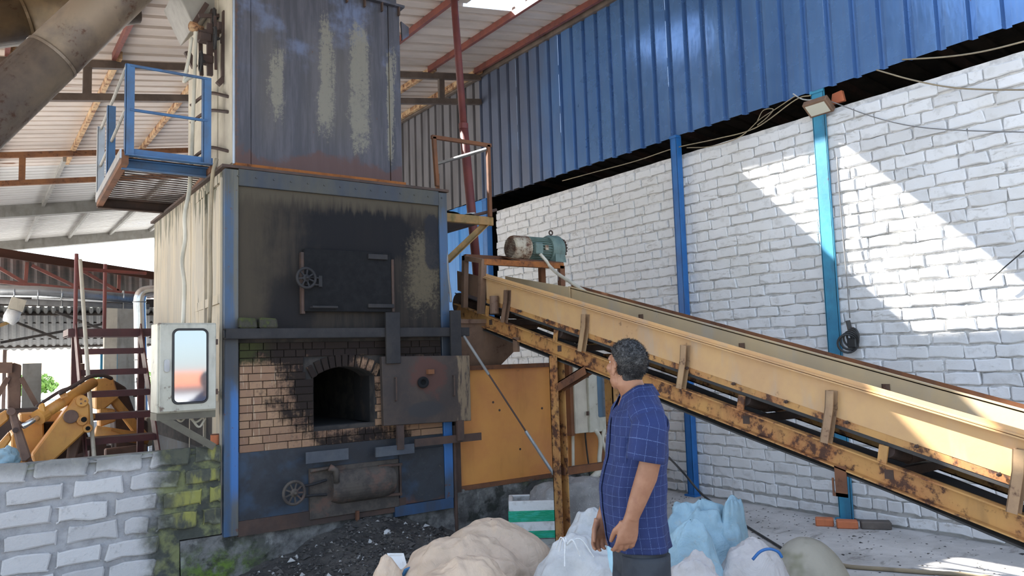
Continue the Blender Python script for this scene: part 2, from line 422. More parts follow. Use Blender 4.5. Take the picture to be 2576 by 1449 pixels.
def _frame():
    p = wpos(); x, y, z = sep(p); a = nz(scl(p, (1.6, 1, .5)), 5, 5, .65); v = nz(scl(p, (7, 1, .22)), 5, 5, .65)
    col = mix((.035, .085, .175), (.05, .07, .095), sm(a, .35, .65))
    st = sm(z, 2.7, 3.0) * sm(v, .30, .62)
    col = mix(col, (.070, .062, .038), mx(st, sm(z, 2.93, 2.99) * .75) * .92)
    col = mix(col, (.028, .034, .044), sm(z, 2.9, 3.0) * sm(nz(scl(p, (3, 1, .3)), 3, 4), .45, .6) * .7)
    col = mix(col, (.13, .115, .075), sm(x + (v - .5) * .16, 1.645, 1.70) * sm(x, 1.9, 1.72) * .75)
    col = mix(col, (.025, .027, .032), bandm(z + (a - .5) * .2, 1.45, 1.9, .1) * .85)
    col = mix(col, (.03, .16, .45), bandm(z + (a - .5) * .3, .62, 1.38, .1) * sm(x, 1.632, 1.66) * .75)
    col = mix(col, (.10, .035, .02), sm(nz(p, 22, 5), .64, .7) * .7)
    return dict(col=col, rough=.5, bump=a, bs=.15, bd=.005)
mat('furnace_frame', _frame)
def _upper_box():
    p = wpos(); x, y, z = sep(p); a = nz(p, 3.0, 6, .68, .4); b = nz(p, 40, 5, .78); v = nz(scl(p, (5, 2, .4)), 3.2, 6, .7)
    col = mix((.080, .074, .084), (.048, .045, .052), sm(v, .36, .62))
    col = mix(col, (.14, .17, .27), sm(nz(p, 2.2, 5), .52, .68) * sm(z, 3.9, 4.3) * .7)
    col = mix(col, (.042, .042, .052), sm(nz(scl(p, (3, 1, .5)), 2.6, 5), .52, .66) * .7)
    col = mix(col, (.105, .088, .07), (gs(x, 2.0, .2) + gs(x, 2.62, .5)) * bandm(z, 3.5, 4.4, .25) * .55)
    for cx, w, z0, z1 in ((2.06, .085, 3.58, 4.25), (2.49, .10, 3.55, 4.62), (2.80, .13, 3.42, 4.60), (3.105, .05, 3.40, 4.45)):
        s_ = sm(absf(x - cx + (v - .5) * .16 + (a - .5) * .10), w * 1.25, w * .2) * bandm(z + (v - .5) * .5, z0, z1, .22)
        col = mix(col, (.21, .188, .138), sm(s_ + (b - .5) * 2.0 + (a - .5) * 1.3, .40, .95) * .8)
    col = mix(col, (.085, .038, .028), sm((.26 - (z - 3.2)) * 3.0 + (a - .5) * 1.7 + gs(x, 2.6, .6) * .25, .35, .62) * .85)
    col = mix(col, (.10, .04, .025), sm(nz(p, 15, 5), .68, .72) * .8)
    col = mix(col, (.11, .05, .03), sm(1.75 - x + (b - .5) * .12, .0, .03) * .7)
    return dict(col=col, rough=.55, metal=.15, bump=b * .5 + a * .4, bs=.25, bd=.006)
mat('slate_casing', _upper_box)
def _firebrick():
    p = wpos(); x, y, z = sep(p); a = nz(p, 5, 6, .7, .4); b = nz(p, 38, 5, .75); r = rnd(); v = nz(scl(p, (9, 1, .6)), 6, 5)
    col = mix((.25, .145, .092), (.36, .225, .135), r)
    col = mix(col, (.25, .15, .11), sm(b, .5, .66) * .6)
    col = mix(col, (.62, .50, .36), sm(v, .58, .66) * sm(x, 2.2, 1.9) * .6)
    d = mx(gs(x, 2.42, .75) * gs(z, 1.40, .75), sm(z, 1.50, 1.70) * .9)
    d = mx(d, gs(x, 2.7, .8) * sm(z, 1.12, 1.0) * .75)
    soot = sm(d + (a - .5) * 1.35 + (r - .5) * .16 + (b - .5) * .5 + (v - .5) * .5 - sm(x, 2.0, 1.75) * .12, .22, .66)
    col = mix(col, (.010, .009, .010), soot * .95)
    col = mix(col, (.05, .055, .02), sm(x, 2.0, 1.8) * sm(z, 1.55, 1.68) * sm(a, .35, .5) * .8)
    return dict(col=col, rough=.95, spec=.2, bump=b + a * .5, bs=.5, bd=.006)
mat('firebrick', _firebrick)
def _fb_mortar():
    p = wpos(); a = nz(p, 8, 5)
    return dict(col=mix((.05, .042, .036), (.025, .023, .022), sm(a, .4, .6)), rough=.95, bump=a, bs=.5)
mat('sooty_mortar', _fb_mortar)
mat('cavity_black', lambda: dict(col=mix((.006, .005, .005), (.022, .014, .010), sm(nz(wpos(), 5, 5), .5, .65)), rough=.95))
def _lower():
    p = wpos(); x, y, z = sep(p); a = nz(p, 4, 6, .68, .3); b = nz(p, 26, 5, .7)
    col = mix((.030, .035, .043), (.020, .022, .027), sm(a, .36, .62))
    col = mix(col, (.035, .065, .11), sm(nz(p, 2.6, 4), .5, .66) * .6)
    col = mix(col, (.022, .022, .025), sm(gs(x, 2.6, .9) * sm(z, .6, .95) + (a - .5) * .6, .3, .6) * .85)
    col = mix(col, (.095, .040, .026), sm((.20 - (z - .33)) * 3 + (a - .5) * 1.4, .3, .55) * .85)
    col = mix(col, (.10, .095, .075), sm(b, .6, .7) * .45)
    return dict(col=col, rough=.65, bump=b * .4 + a * .4, bs=.3, bd=.006)
mat('lower_front', _lower)
def _fire_door():
    p = wpos(); x, y, z = sep(p); a = nz(p, 4.5, 6, .68, .4); b = nz(p, 36, 5, .75)
    col = mix((.062, .043, .033), (.040, .030, .026), sm(a, .35, .65))
    d = gs(x, 3.28, .27) * gs(z, 1.47, .26)
    col = mix(col, (.085, .034, .024), sm(d + (a - .5) * 1.6, .22, .50) * .85)
    col = mix(col, (.030, .029, .030), sm(gs(x, 3.25, .3) * gs(z, 1.17, .12) + (a - .5) * .5, .3, .6) * .8)
    col = mix(col, (.30, .215, .125), sm(sm(x, 3.46, 3.62) * .6 + (nz(scl(p, (4, 1, .7)), 8, 5) - .5) * 1.2, .42, .6) * .55)
    return dict(col=col, rough=.75, bump=b * .5 + a * .5, bs=.35, bd=.006)
mat('fire_door_plate', _fire_door)
mat('ash_door_plate', lambda: (lambda a, b: dict(col=mix(mix((.080, .066, .053), (.052, .042, .036), sm(a, .4, .6)), (.13, .07, .05), sm(b, .52, .66) * .7), rough=.8, bump=a, bs=.3, bd=.005))(nz(wpos(), 9, 5, .7), nz(wpos(), 5, 5, .7)))
def _mossbrick():
    p = wpos(); a = nz(p, 22, 5); x, y, z = sep(p)
    return dict(col=mix(mix((.05, .046, .032), (.03, .028, .022), sm(a, .4, .6)), (.055, .062, .018), sm(a + sm(z, 1.93, 1.96) * .2, .48, .62)), rough=.95, bump=a, bs=.8)
mat('mossy_brick', _mossbrick)
def _ash():
    p = wpos(); a = nz(p, 6, 6, .7); b = nz(p, 60, 5, .8); c = vor(p, 42)
    col = mix((.085, .077, .070), (.035, .033, .031), sm(a, .4, .62))
    col = mix(col, (.19, .17, .145), sm(nz(p, 3, 4), .46, .64) * .6)
    col = mix(col, (.36, .35, .34), sm(b, .64, .7) * .7)
    return dict(col=col, rough=.95, bump=b + c * .5, bs=.9, bd=.02)
mat('ash', _ash)
mat('ash_chunk', lambda: (lambda r: dict(col=mix(mix((.03, .028, .027), (.11, .10, .09), r), (.40, .39, .37), sm(r, .91, .95)), rough=.9, bump=nz(wpos(), 50, 4), bs=.5))(isl()))
def sack(name, c1, c2, stain, st=.35, weave=True):
    def fn():
        p = opos(); a = nz(p, 3.4, 5, .65); b = nz(p, 12, 6, .7, .5)
        col = mix(c1, c2, sm(a, .38, .62)); col = mix(col, stain, sm(b, .54, .72) * st)
        return dict(col=col, rough=.62, bump=nz(p, 8, 5, .6, 1.2) - vor(scl(p, (1, 1, .6)), 9, 'DISTANCE_TO_EDGE') * .9 + nz(p, 300, 2) * .06, bs=.6, bd=.022)
    return mat(name, fn)
sack('sack_tan', (.64, .48, .345), (.55, .41, .29), (.36, .26, .16))
sack('sack_white', (.54, .535, .52), (.44, .44, .43), (.36, .35, .33), .5)
sack('sack_blue', (.31, .46, .53), (.24, .37, .44), (.34, .35, .32), .55)
sack('sack_grey', (.52, .49, .47), (.43, .40, .39), (.36, .33, .33), .5)
sack('film_blue', (.42, .68, .80), (.36, .60, .74), (.5, .7, .8), .2)
def _bigsack():
    p = opos(); a = nz(p, 3, 5); b = nz(p, 60, 4)
    col = mix((.40, .36, .285), (.30, .275, .215), sm(a, .4, .6))
    col = mix(col, (.13, .135, .05), sm(nz(p, 2.1, 4), .50, .62) * .75)
    col = mix(col, (.36, .14, .04), sm(nz(scl(p, 1, (3, 1, 0)), 2.6, 3), .60, .70) * .85)
    return dict(col=col, rough=.8, bump=b, bs=.3)
mat('sack_weathered', _bigsack)
mat('foam_white', lambda: dict(col=mix((.72, .72, .70), (.55, .54, .51), sm(nz(wpos(), 12, 5), .5, .68)), rough=.8, bump=nz(wpos(), 40, 4), bs=.3))
mat('foam_dirty', lambda: dict(col=mix((.52, .51, .49), (.30, .29, .27), sm(nz(wpos(), 14, 5), .42, .62)), rough=.9, bump=nz(wpos(), 40, 4), bs=.5))
mat('tape_green', lambda: dict(col=mix((.005, .33, .17), (.02, .42, .28), sm(nz(scl(wpos(), (1, 1, 5)), 12, 4), .45, .65)), rough=.22, bump=nz(scl(wpos(), (2, 2, 9)), 9, 4), bs=.7, bd=.01))
mat('rough_concrete', lambda: (lambda a, b: dict(col=mix(mix((.44, .43, .42), (.34, .33, .32), sm(a, .4, .6)), (.66, .65, .63), sm(b, .58, .66)), rough=.95, bump=b, bs=.9, bd=.02))(nz(wpos(), 5, 5), nz(wpos(), 45, 5, .75)))
mat('glass_pane', lambda: dict(col=(.36, .39, .43), rough=.05, metal=.8))
mat('lamp_glass', lambda: dict(col=(.62, .60, .50), rough=.25))
mat('sack_print_blue', lambda: dict(col=(.05, .19, .38), rough=.6))
mat('leaf', lambda: dict(col=mix((.10, .22, .03), (.22, .36, .06), isl()), rough=.7))
mat('trunk', lambda: dict(col=(.09, .065, .045), rough=.9))
mat('sheet_bright_blue', lambda: dict(col=mix((.03, .20, .55), (.04, .24, .60), sm(nz(scl(wpos(), (1, 4, .3)), 4, 4), .4, .6)), rough=.45))
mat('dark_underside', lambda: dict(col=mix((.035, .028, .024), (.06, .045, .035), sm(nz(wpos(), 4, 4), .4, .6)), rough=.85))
# person
mat('skin', lambda: (lambda a, b: dict(col=mix(mix((.33, .155, .085), (.27, .12, .062), sm(a, .4, .6)), (.22, .085, .05), sm(b, .55, .7) * .35), rough=.5, bump=nz(opos(), 160, 4), bs=.12, bd=.002))(nz(opos(), 9, 4), nz(opos(), 28, 4)))
def _hair():
    a = nz(opos(), 60, 5, .7); x, y, z = sep(opos())
    return dict(col=mix((.012, .011, .011), (.17, .165, .16), sm(a + sm(z, 1.52, 1.66) * .10, .50, .78) * .6), rough=.6)
mat('hair', _hair)
def _shirt():
    u, v, w = sep(uvc()); p = opos()
    def line(c, per, wd):
        f = mth('FRACT', c / per); return sm(absf(f - .5), wd, wd * .55)
    g1 = line(u, .040, .028); g2 = line(v, .040, .028)
    th = nz(scl(p, (1, 1, 1)), 260, 2)
    base = mix((.0085, .018, .080), (.012, .025, .105), sm(nz(p, 5, 4), .4, .6))
    bigu = sm(absf(mth('FRACT', u / .16) - .5), .20, .17)
    base = mix(base, (.012, .024, .105), bigu * .5)
    col = mix(base, (.15, .22, .42), mx(g1, g2) * sm(th, .3, .6) * .5)
    return dict(col=col, rough=.85, bump=nz(p, 22, 4, .6, .8), bs=.22, bd=.012)
mat('shirt_check', _shirt)
mat('trouser', lambda: dict(col=mix((.022, .026, .034), (.034, .040, .050), sm(nz(opos(), 7, 5), .4, .6)), rough=.85, bump=nz(opos(), 9, 4, .6, .8), bs=.3, bd=.02))
mat('shoe_black', lambda: dict(col=(.02, .02, .02), rough=.5))
# ---------------------------------------------------------------- floor and ground
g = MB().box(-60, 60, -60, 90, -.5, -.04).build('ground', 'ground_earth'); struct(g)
fl = MB().box(-4.5, 6.95, -2.5, 27, -.3, 0).build('floor', 'floor_concrete'); struct(fl)
# ---------------------------------------------------------------- long brick wall
WY0, WY1, WZ = -1.0, 9.72, 3.86
wall = MB()
wall.grid(lambda u, v: (XW + .012 + .012 * fbm((0, (WY0 + u * (WY1 - WY0)) * 6, v * WZ * 6)), WY0 + u * (WY1 - WY0), v * WZ), 300, 120)
wall.box(XW + .03, XW + .2, WY0, WY1, 0, WZ)
wr = wall.build('wall_right', 'wall_mortar', fix=False); struct(wr)
def brick_mesh(seed, L, H, D, jit=.010):
    rr = random.Random(seed); m = MB(); nu, nv = 5, 3
    US = (0, .035, .33, .67, .965, 1); VS = (0, .09, .91, 1)
    JY = [[rr.uniform(-jit, jit) for _ in range(2)] for _ in range(6)]
    def fn(u, v):
        i, j = round(u * nu), round(v * nv); y = (US[i] - .5) * L; z = (VS[j] - .5) * H
        e = i in (0, nu) or j in (0, nv)
        z += JY[i][0 if j < 2 else 1] * .8; y += JY[j][0 if i < 3 else 1]
        if i in (0, nu) and j in (0, nv): y *= rr.uniform(.94, .99); z *= rr.uniform(.82, .97)
        return (-D + (.006 if e else 0) + rr.uniform(-.003, .003), y, z)
    m.grid(fn, nu, nv); w = nu + 1; n0 = len(m.v)
    rim = [i for i in range(w)] + [j * w + nu for j in range(1, nv + 1)] + [nv * w + i for i in range(nu - 1, -1, -1)] + [j * w for j in range(nv - 1, 0, -1)]
    for i in rim: p = m.v[i]; m.v.append(V3((.02, p.y * 1.01, p.z * 1.01)))
    for k in range(len(rim)):
        a, b = rim[k], rim[(k + 1) % len(rim)]; m.f.append((b, a, n0 + k, n0 + (k + 1) % len(rim)))
    return m
VAR = [brick_mesh(100 + i, 1.0, 1.0, .018) for i in range(1)]
bricks = []
def lay_wall():
    ch = .1118; z = .02; row = 0
    rr = random.Random(3)
    while z + ch * .6 < WZ:
        hd = row == 0 or (row == 1)
        h = ch - .014 if row else .085
        step = (.13, .15) if row == 1 else (.235, .30)
        y = WY0 + rr.uniform(0, .28)
        while y < WY1 - .1:
            L = rr.uniform(*step) if rr.random() > .12 or row == 1 else rr.uniform(.11, .17)
            if y + L > WY1: L = WY1 - y
            bricks.append((y + L / 2, z + h / 2 + rr.uniform(-.004, .004), L - rr.uniform(.006, .016), h + .004 - rr.uniform(0, .010), rr.randrange(8), rr.uniform(-.018, .018), rr.uniform(-.006, .007)))
            y += L
        z += ch; row += 1
lay_wall()
DATA = []
for i in range(8):
    m = brick_mesh(50 + i, .26, .098, .013); me = bpy.data.meshes.new('brick')
    me.from_pydata([tuple(v) for v in m.v], [], m.f); me.materials.append(MATS['white_brick']); DATA.append((me, m))
def seen(b):
    x, y, d = proj((XW, b[0], b[1])); return d if (-20 < x < IW + 20 and -20 < y < IH + 20) else 1e3 + abs(d)
bricks.sort(key=seen)
rest = MB()
for k, (y, z, L, H, vi, rot, dx) in enumerate(bricks):
    if k < 300:
        o = bpy.data.objects.new('brick', DATA[vi][0]); COL.objects.link(o); o.parent = wr
        o.location = V3((XW + dx, y, z)) - ORG[wr]; o.rotation_euler = (rot, 0, 0); o.scale = (1, L / .26, H / .098)
    else:
        m = DATA[vi][1]; c, s_ = math.cos(rot), math.sin(rot); vv = []
        for v in m.v:
            a, b = v.y * L / .26, v.z * H / .098; vv.append((XW + dx + v.x, y + a * c - b * s_, z + a * s_ + b * c))
        rest.add(vv, m.f)
o = rest.build('brickwork', 'white_brick', wr, fix=False); o['kind'] = 'stuff'
# ---------------------------------------------------------------- corrugated sheets
def sheet(name, org, u, v, nrm, width, length, pitch, depth, m, parent, prof=None, vseg=1, sag=0.0):
    """ribbed sheet: width along u, ribs along v, ribs raised along nrm"""
    org, u, v, nrm = V3(org), V3(u).normalized(), V3(v).normalized(), V3(nrm).normalized()
    P = []; n = max(1, round(width / pitch)); pt = width / n
    for i in range(n):
        for f, d in (prof or ((0, 0), (.12, 0), (.28, 0), (.58, 0), (.68, 0), (.74, 1), (.92, 1), (.98, 0))):
            P.append(((i + f) * pt, d))
    P.append((width, 0)); b = MB(); w = len(P)
    for j in range(vseg + 1):
        t = j / vseg * length
        for s_, d in P: b.v.append(org + u * s_ + v * t + nrm * (d * depth))
    for j in range(vseg):
        for i in range(w - 1):
            a = j * w + i; b.f.append((a, a + 1, a + 1 + w, a + w))
    o = b.build(name, m, parent, fix=False)
    md = o.modifiers.new('gauge', 'SOLIDIFY'); md.thickness = .0015
    return o
CL = MB().box(XW + .03, XW + .09, -1.0, 9.95, 5.0, 5.08).build('wall_right_cladding', 'truss_brown'); struct(CL)
ys = -1.0
while ys < 9.9:
    dz = random.uniform(-.012, .012); w = min(1.0, 10.02 - ys)
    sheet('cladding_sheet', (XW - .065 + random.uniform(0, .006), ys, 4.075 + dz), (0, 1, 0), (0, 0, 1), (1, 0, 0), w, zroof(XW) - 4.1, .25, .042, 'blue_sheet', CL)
    ys += 1.0
for z in (4.16, 5.6):
    MB().bar((XW + .03, -1, z), (XW + .03, 9.95, z), .06, .10).build('cladding_rail', 'dark_underside', CL)
GC = MB().box(XW + .03, XW + .09, 10.06, 24, 5.0, 5.08).build('wall_right_rear', 'truss_brown'); struct(GC)
ys = 10.03
while ys < 23.5:
    sheet('cladding_sheet', (XW - .02, ys, 4.12), (0, 1, 0), (0, 0, 1), (1, 0, 0), 1.0, zroof(XW) - 4.15, .25, .04, 'grey_sheet', GC); ys += 1.0
ys = 9.98
while ys < 15:
    sheet('lower_sheet', (XW + .02, ys, 0.0), (0, 1, 0), (0, 0, 1), (-1, 0, 0), 1.0, 4.12, .5, .02, 'sheet_bright_blue', GC); ys += 1.0
# neighbouring lean-to seen through the slit above the bricks
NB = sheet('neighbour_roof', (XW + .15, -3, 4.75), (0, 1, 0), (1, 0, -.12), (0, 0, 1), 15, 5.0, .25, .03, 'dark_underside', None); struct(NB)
MB().box(XW + 5.0, XW + 5.1, -3, 12, 0, 4.3).build('neighbour_shade_wall', 'dark_underside', NB)  # unseen walls added to close the lean-to and keep the slit dark
MB().box(XW + .2, XW + 5.0, -3.1, -3, 0, 4.75).build('neighbour_shade_wall', 'dark_underside', NB)
MB().box(XW + .2, XW + 5.0, 12, 12.1, 0, 4.75).build('neighbour_shade_wall', 'dark_underside', NB)
for k in range(12):
    MB().bar((XW + .25, -2 + k * 1.1, 4.62), (XW + 4.8, -2 + k * 1.1, 4.08), .05, .08).build('rafter', 'rust_dark', NB)
# ---------------------------------------------------------------- roof
CE = MB().box(6.60, 6.66, 4.2, 26.5, zroof(6.6) - .13, zroof(6.6) - .03).build('ceiling', 'truss_brown'); struct(CE)
SL = V3((1, 0, .161)); RN = V3((-.161, 0, 1))
RX0, RX1 = -3.4, 6.95
def roof_sheet(y0, y1, x0, x1, m):
    sheet('roof_sheet', (x0, y0, zroof(x0)), (0, 1, 0), SL, RN, y1 - y0, (x1 - x0) * SL.length, .25, .035, m, CE)
bounds = [4.2, 4.9, 5.5, 6.1, 6.53, 7.115, 7.70, 8.15, 8.75, 9.35, 9.95]
while bounds[-1] < 26: bounds.append(bounds[-1] + .75)
for a, b in zip(bounds, bounds[1:]):
    m = 'roof_tan' if a < 15.3 else 'roof_pale'
    if 6.5 < a < 7.6:        # the missing length of sheet that lets the sun in
        roof_sheet(a, b, RX0, 4.90, m); roof_sheet(a, b, 5.64, RX1, m)
    elif 8.1 < a < 8.7:      # unseen gaps, placed so sun reaches the rail, conveyor end and floor
        roof_sheet(a, b, RX0, 3.22, m); roof_sheet(a, b, 3.66, RX1, m)
    elif 6.05 < a < 6.2:
        roof_sheet(a, b, RX0, 2.10, m); roof_sheet(a, b, 2.85, RX1, m)
    else: roof_sheet(a, b, RX0, RX1, m)
for X, m in ((-2.9, 'red_steel'), (-1.83, 'red_steel'), (-.76, 'red_steel'), (.31, 'red_steel'), (1.37, 'red_steel'), (2.43, 'red_steel'), (3.5, 'red_steel'), (4.6, 'red_steel'), (5.66, 'red_steel'), (6.5, 'red_steel')):
    z = zroof(X) - .045
    MB().bar((X, 4.2, z), (X, 9.9, z), .045, .09).build('purlin', m, CE)
    MB().bar((X + .05, 9.8, z), (X + .05, 15.5, z), .055, .09).build('purlin', 'purlin_lit_beige', CE)
    MB().bar((X, 15.3, z), (X, 26.2, z), .06, .08).build('purlin', 'truss_grey', CE)
def truss(Y, d, m, lab, step=1.6, w=.07, x0=RX0, ph=.25, single=False):
    t = thing('roof_truss', lab, 'truss', (1.5, Y, zroof(1.5) - .1 - d)); k = 0
    a, b = V3((x0, Y, zroof(x0) - .13)), V3((6.62, Y, zroof(6.62) - .13))
    MB().bar(a, b, w, w * 1.3).build('upper_chord', m, t)
    if not single:
        MB().bar(a - V3((0, 0, d)), b - V3((0, 0, d)), w, w * 1.2).build('lower_chord', m, t)
        X = x0 + ph
        while X < 6.4:
            z = zroof(X) - .13; MB().bar((X, Y, z - d), (X, Y, z), w * 1.3, w * .8, (0, 1, 0)).build('strut', m, t); X += step
    return t
truss(9.95, .40, 'truss_brown', 'brown steel roof truss crossing behind the furnace, nearest of the trusses', ph=.95 + .35)
truss(14.5, .46, 'truss_rust', 'rusty roof truss at the edge between tan and pale roof sheets', step=1.45, ph=1.2)
truss(19.9, .0, 'truss_grey', 'grey roof girder across the pale sheets, upper of the two', w=.20, single=True)
truss(25.6, .0, 'truss_grey', 'grey roof girder at the eave above the strip of sky', w=.22, single=True)
g_ = MB().bar((RX0, 26.7, zroof(RX0) - .1), (6.6, 26.7, zroof(6.6) - .1), .10, .10).build('gutter', 'post_teal'); tag(g_, 'pale blue gutter along the far eave above the sky', 'gutter')
# ---------------------------------------------------------------- posts along the wall
def post(Y, w, d, m, lab, z1=4.07):
    t = thing('steel_post', lab, 'post', (XW - .02 - d / 2, Y, 0)); XW_ = XW - .02
    if d > .02:
        MB().box(XW_ - d, XW_ - d + .008, Y - w / 2, Y + w / 2, 0, z1).box(XW_ - .012, XW_ - .004, Y - w / 2, Y + w / 2, 0, z1).box(XW_ - d, XW_ - .01, Y - .005 - w / 2, Y + .005 - w / 2, 0, z1).box(XW_ - d, XW_ - .01, Y + w / 2 - .005, Y + w / 2 + .005, 0, z1).build('profile', m, t)
    MB().box(XW_ - d - .03, XW_ - .02, Y - w / 2 - .03, Y + w / 2 + .03, 0, .02).build('base_plate', m, t)
    MB().box(XW_ - d - .01, XW_ - .02, Y - w / 2 - .01, Y + w / 2 + .01, z1 - .03, z1).build('cap_plate', m, t)
    return t
post(4.13, .125, .032, 'post_teal', 'pale teal steel post against the white bricks, crossed by the sun patch')
post(5.93, .085, .09, 'post_blue', 'bright blue steel post against the white brick wall behind the man')
post(9.87, .12, .10, 'post_blue', 'dark blue steel post at the far end of the brick wall, behind the motor')
# ---------------------------------------------------------------- low block wall on the left
LW = MB(); LX0, LX1, LT = -2.6, 1.585, 1.0
LW.grid(lambda u, v: (LX0 + u * (1.30 - LX0), YF + .012 + .010 * fbm(((LX0 + u * (1.30 - LX0)) * 7, 3, v * 7)), v * LT), 140, 34)
LW.grid(lambda u, v: (1.30 + u * (LX1 - 1.30), YF + .012 + .010 * fbm(((1.30 + u * (LX1 - 1.30)) * 7, 3, (.36 + v * .64) * 7)), .36 + v * (LT - .36)), 14, 24)
LW.box(LX0, 1.30, YF + .03, YF + .13, 0, LT).box(1.30, LX1, YF + .03, YF + .13, .36, LT)
lw = LW.build('wall_left', 'block_mortar', fix=False); struct(lw)
rr = random.Random(11); z = .015; row = 0
BD = []
for i in range(6):
    m = brick_mesh(200 + i, .28, .105, .012, .015); me = bpy.data.meshes.new('block')
    me.from_pydata([(v.y, v.x, v.z) for v in m.v], [], [tuple(reversed(f)) for f in m.f]); me.materials.append(MATS['grey_block']); BD.append(me)
while z < LT - .05:
    h = .112; x = LX0 + (.12 if row % 2 else .28) + rr.uniform(-.04, .04)
    while x < LX1 - .06:
        L = min(rr.uniform(.25, .33), LX1 - x) if rr.random() > .1 else .15
        L = min(L, LX1 - x)
        if x + L > 1.29 and z < .36: break
        o = bpy.data.objects.new('block', rr.choice(BD)); COL.objects.link(o); o.parent = lw
        o.location = V3((x + L / 2, YF + rr.uniform(-.004, .006), z + h / 2)) - ORG[lw]; o.scale = ((L - .002) / .28, 1, (h - rr.uniform(0, .012)) / .105); o.rotation_euler = (0, rr.uniform(-.015, .015), 0)
        x += L + rr.uniform(.03, .055)
    z += .148 if row else .14; row += 1
cop = MB().grid(lambda u, v: (LX0 + u * (LX1 - LX0), YF - .005 + v * .145, LT - .01 + .012 * fbm((u * 30, v * 2, 1)) - .02 * (abs(v - .5) > .49)), 120, 6).build('coping', 'grey_block', lw, fix=False)
# ---------------------------------------------------------------- plinths
pl = MB(); pl.grid(lambda u, v: (1.305 + u * 2.315, YF + .02 - .05 * (1 - v) + .02 * fbm((u * 9, 0, v * 3)), v * .35), 60, 12)
pl.box(1.305, 3.62, YF + .05, YF + .2, 0, .345).box(1.60, 3.62, YF + .2, 8.8, 0, .345)
tag(pl.build('furnace_plinth', 'plinth_concrete', fix=False), 'dark stained concrete plinth with bright green moss under the furnace', 'plinth')
p2 = MB(); p2.grid(lambda u, v: (3.64 + u * 2.3, YF + .04 + .02 * fbm((u * 9, 5, v * 3)), v * .42), 60, 12)
p2.box(3.64, 5.94, YF + .07, 8.4, 0, .415)
tag(p2.build('feeder_plinth', 'plinth_concrete', fix=False), 'dark mouldy concrete base under the orange panel', 'plinth')
# ---------------------------------------------------------------- furnace
FX0, FX1, FZ0, FZ1 = 1.60, 3.575, .345, 3.13
fu = thing('furnace', 'sooty blue-framed brick furnace with open arched firing hole', 'furnace', (2.6, 6.0, .345))
YB = 8.75
def rect(m, x0, y0, x1, y1, dy0, dy1, Y=YF):
    """box over a pixel rectangle of the front plane, from depth Y+dy0 to Y+dy1"""
    (a, za), (b, zb) = F((x0), (y0 + y1) / 2, Y), F(x1, (y0 + y1) / 2, Y)
    zt = F((x0 + x1) / 2, y0, Y)[1]; zb_ = F((x0 + x1) / 2, y1, Y)[1]
    return m.box(a, b, Y + dy0, Y + dy1, zb_, zt)
# shell
MB().box(FX0 + .02, FX1 - .02, YF + .05, YB, 1.83, FZ1 - .005).build('upper_body', 'side_panel', fu)
MB().box(FX0 + .02, FX1 - .02, YF + .05, YB, FZ0, .93).build('lower_body', 'lower_front', fu)
MB().box(FX0 + .02, 2.22, YF + .06, YB, .93, 1.83).build('brick_jamb', 'sooty_mortar', fu)
MB().box(2.90, FX1 - .02, YF + .06, YB, .93, 1.83).build('brick_jamb', 'sooty_mortar', fu)
MB().box(2.22, 2.90, 7.6, YB, .93, 1.83).build('fire_chamber_back', 'cavity_black', fu)
MB().box(2.22, 2.90, YF + .06, 7.6, .93, 1.075).build('fire_chamber_floor', 'cavity_black', fu)
MB().box(2.22, 2.90, YF + .3, 7.6, 1.66, 1.83).build('fire_chamber_roof', 'cavity_black', fu)
# front panel, frame
MB().box(1.705, 3.50, YF - .005, YF + .05, 1.83, 3.0).build('front_panel', 'sooty_front', fu)
MB().box(1.60, 1.705, YF - .025, YF + .05, FZ0 - .01, FZ1 - .02).build('frame_post', 'furnace_frame', fu, bevel=.004)
MB().box(3.49, 3.575, YF - .025, YF + .05, FZ0 + .02, FZ1 - .02).build('frame_post', 'furnace_frame', fu, bevel=.004)
MB().box(1.705, 3.49, YF - .025, YF + .05, 2.985, FZ1 - .01).build('frame_header', 'header_stained', fu, bevel=.004)
MB().box(FX0 - .02, FX1 + .02, YF - .03, YB, FZ1 - .01, FZ1 + .012).build('top_plate', 'rust_dark', fu)
for k in range(14):
    x = 1.70 + k * .14
    MB().lathe((x, YF - .026, 3.06), (0, -1, 0), [(0, .008), (.006, .007)], 8).build('rivet', 'header_stained', fu)
# ledge
led = MB().box(FX0 - .01, 3.73, YF - .10, YF - .005, 1.795, 1.805).box(FX0 - .01, 3.73, YF - .105, YF - .093, 1.80, 1.872).box(FX0 - .01, 3.73, YF - .10, YF - .005, 1.864, 1.874)
led.build('ledge_channel', 'soot_plate', fu)
# inspection door
idr = MB(); rect(idr, 760, 633, 977, 785, -.055, 0); ido = idr.build('inspection_door', 'black_steel', fu, bevel=.004)
m = MB(); rect(m, 753, 636, 762, 790, -.045, 0); m.build('door_edge', 'rust_dark', ido)
def wheel(c, axis, R, m, parent, name='handwheel', spokes=6, r=.010):
    b = MB().torus(c, axis, R, r, 28, 8); c, d = V3(c), V3(axis).normalized(); a = d.orthogonal().normalized(); e = d.cross(a)
    for k in range(spokes):
        w = 2 * math.pi * k / spokes + .2; b.bar(c + (a * math.cos(w) + e * math.sin(w)) * R * .25, c + (a * math.cos(w) + e * math.sin(w)) * R * .97, .012, .010, d)
    b.lathe(c - d * .015, d, [(0, R * .38), (.02, R * .38), (.028, R * .2), (.05, R * .12), (.055, 0)], 20)
    return b.build(name, m, parent)
x, z = F(757, 703); wheel((x, YF - .12, z), (.1, -1, .05), .078, 'soot_plate', ido, spokes=7, r=.012)
x, z = F(800, 705); MB().bar((x - .13, YF - .085, z + .012), (x, YF - .06, z + .012), .012, .012).bar((x - .13, YF - .085, z - .045), (x, YF - .06, z - .045), .012, .012).box(x - .02, x + .01, YF - .068, YF - .05, z - .06, z + .03).build('latch_fork', 'soot_plate', ido)
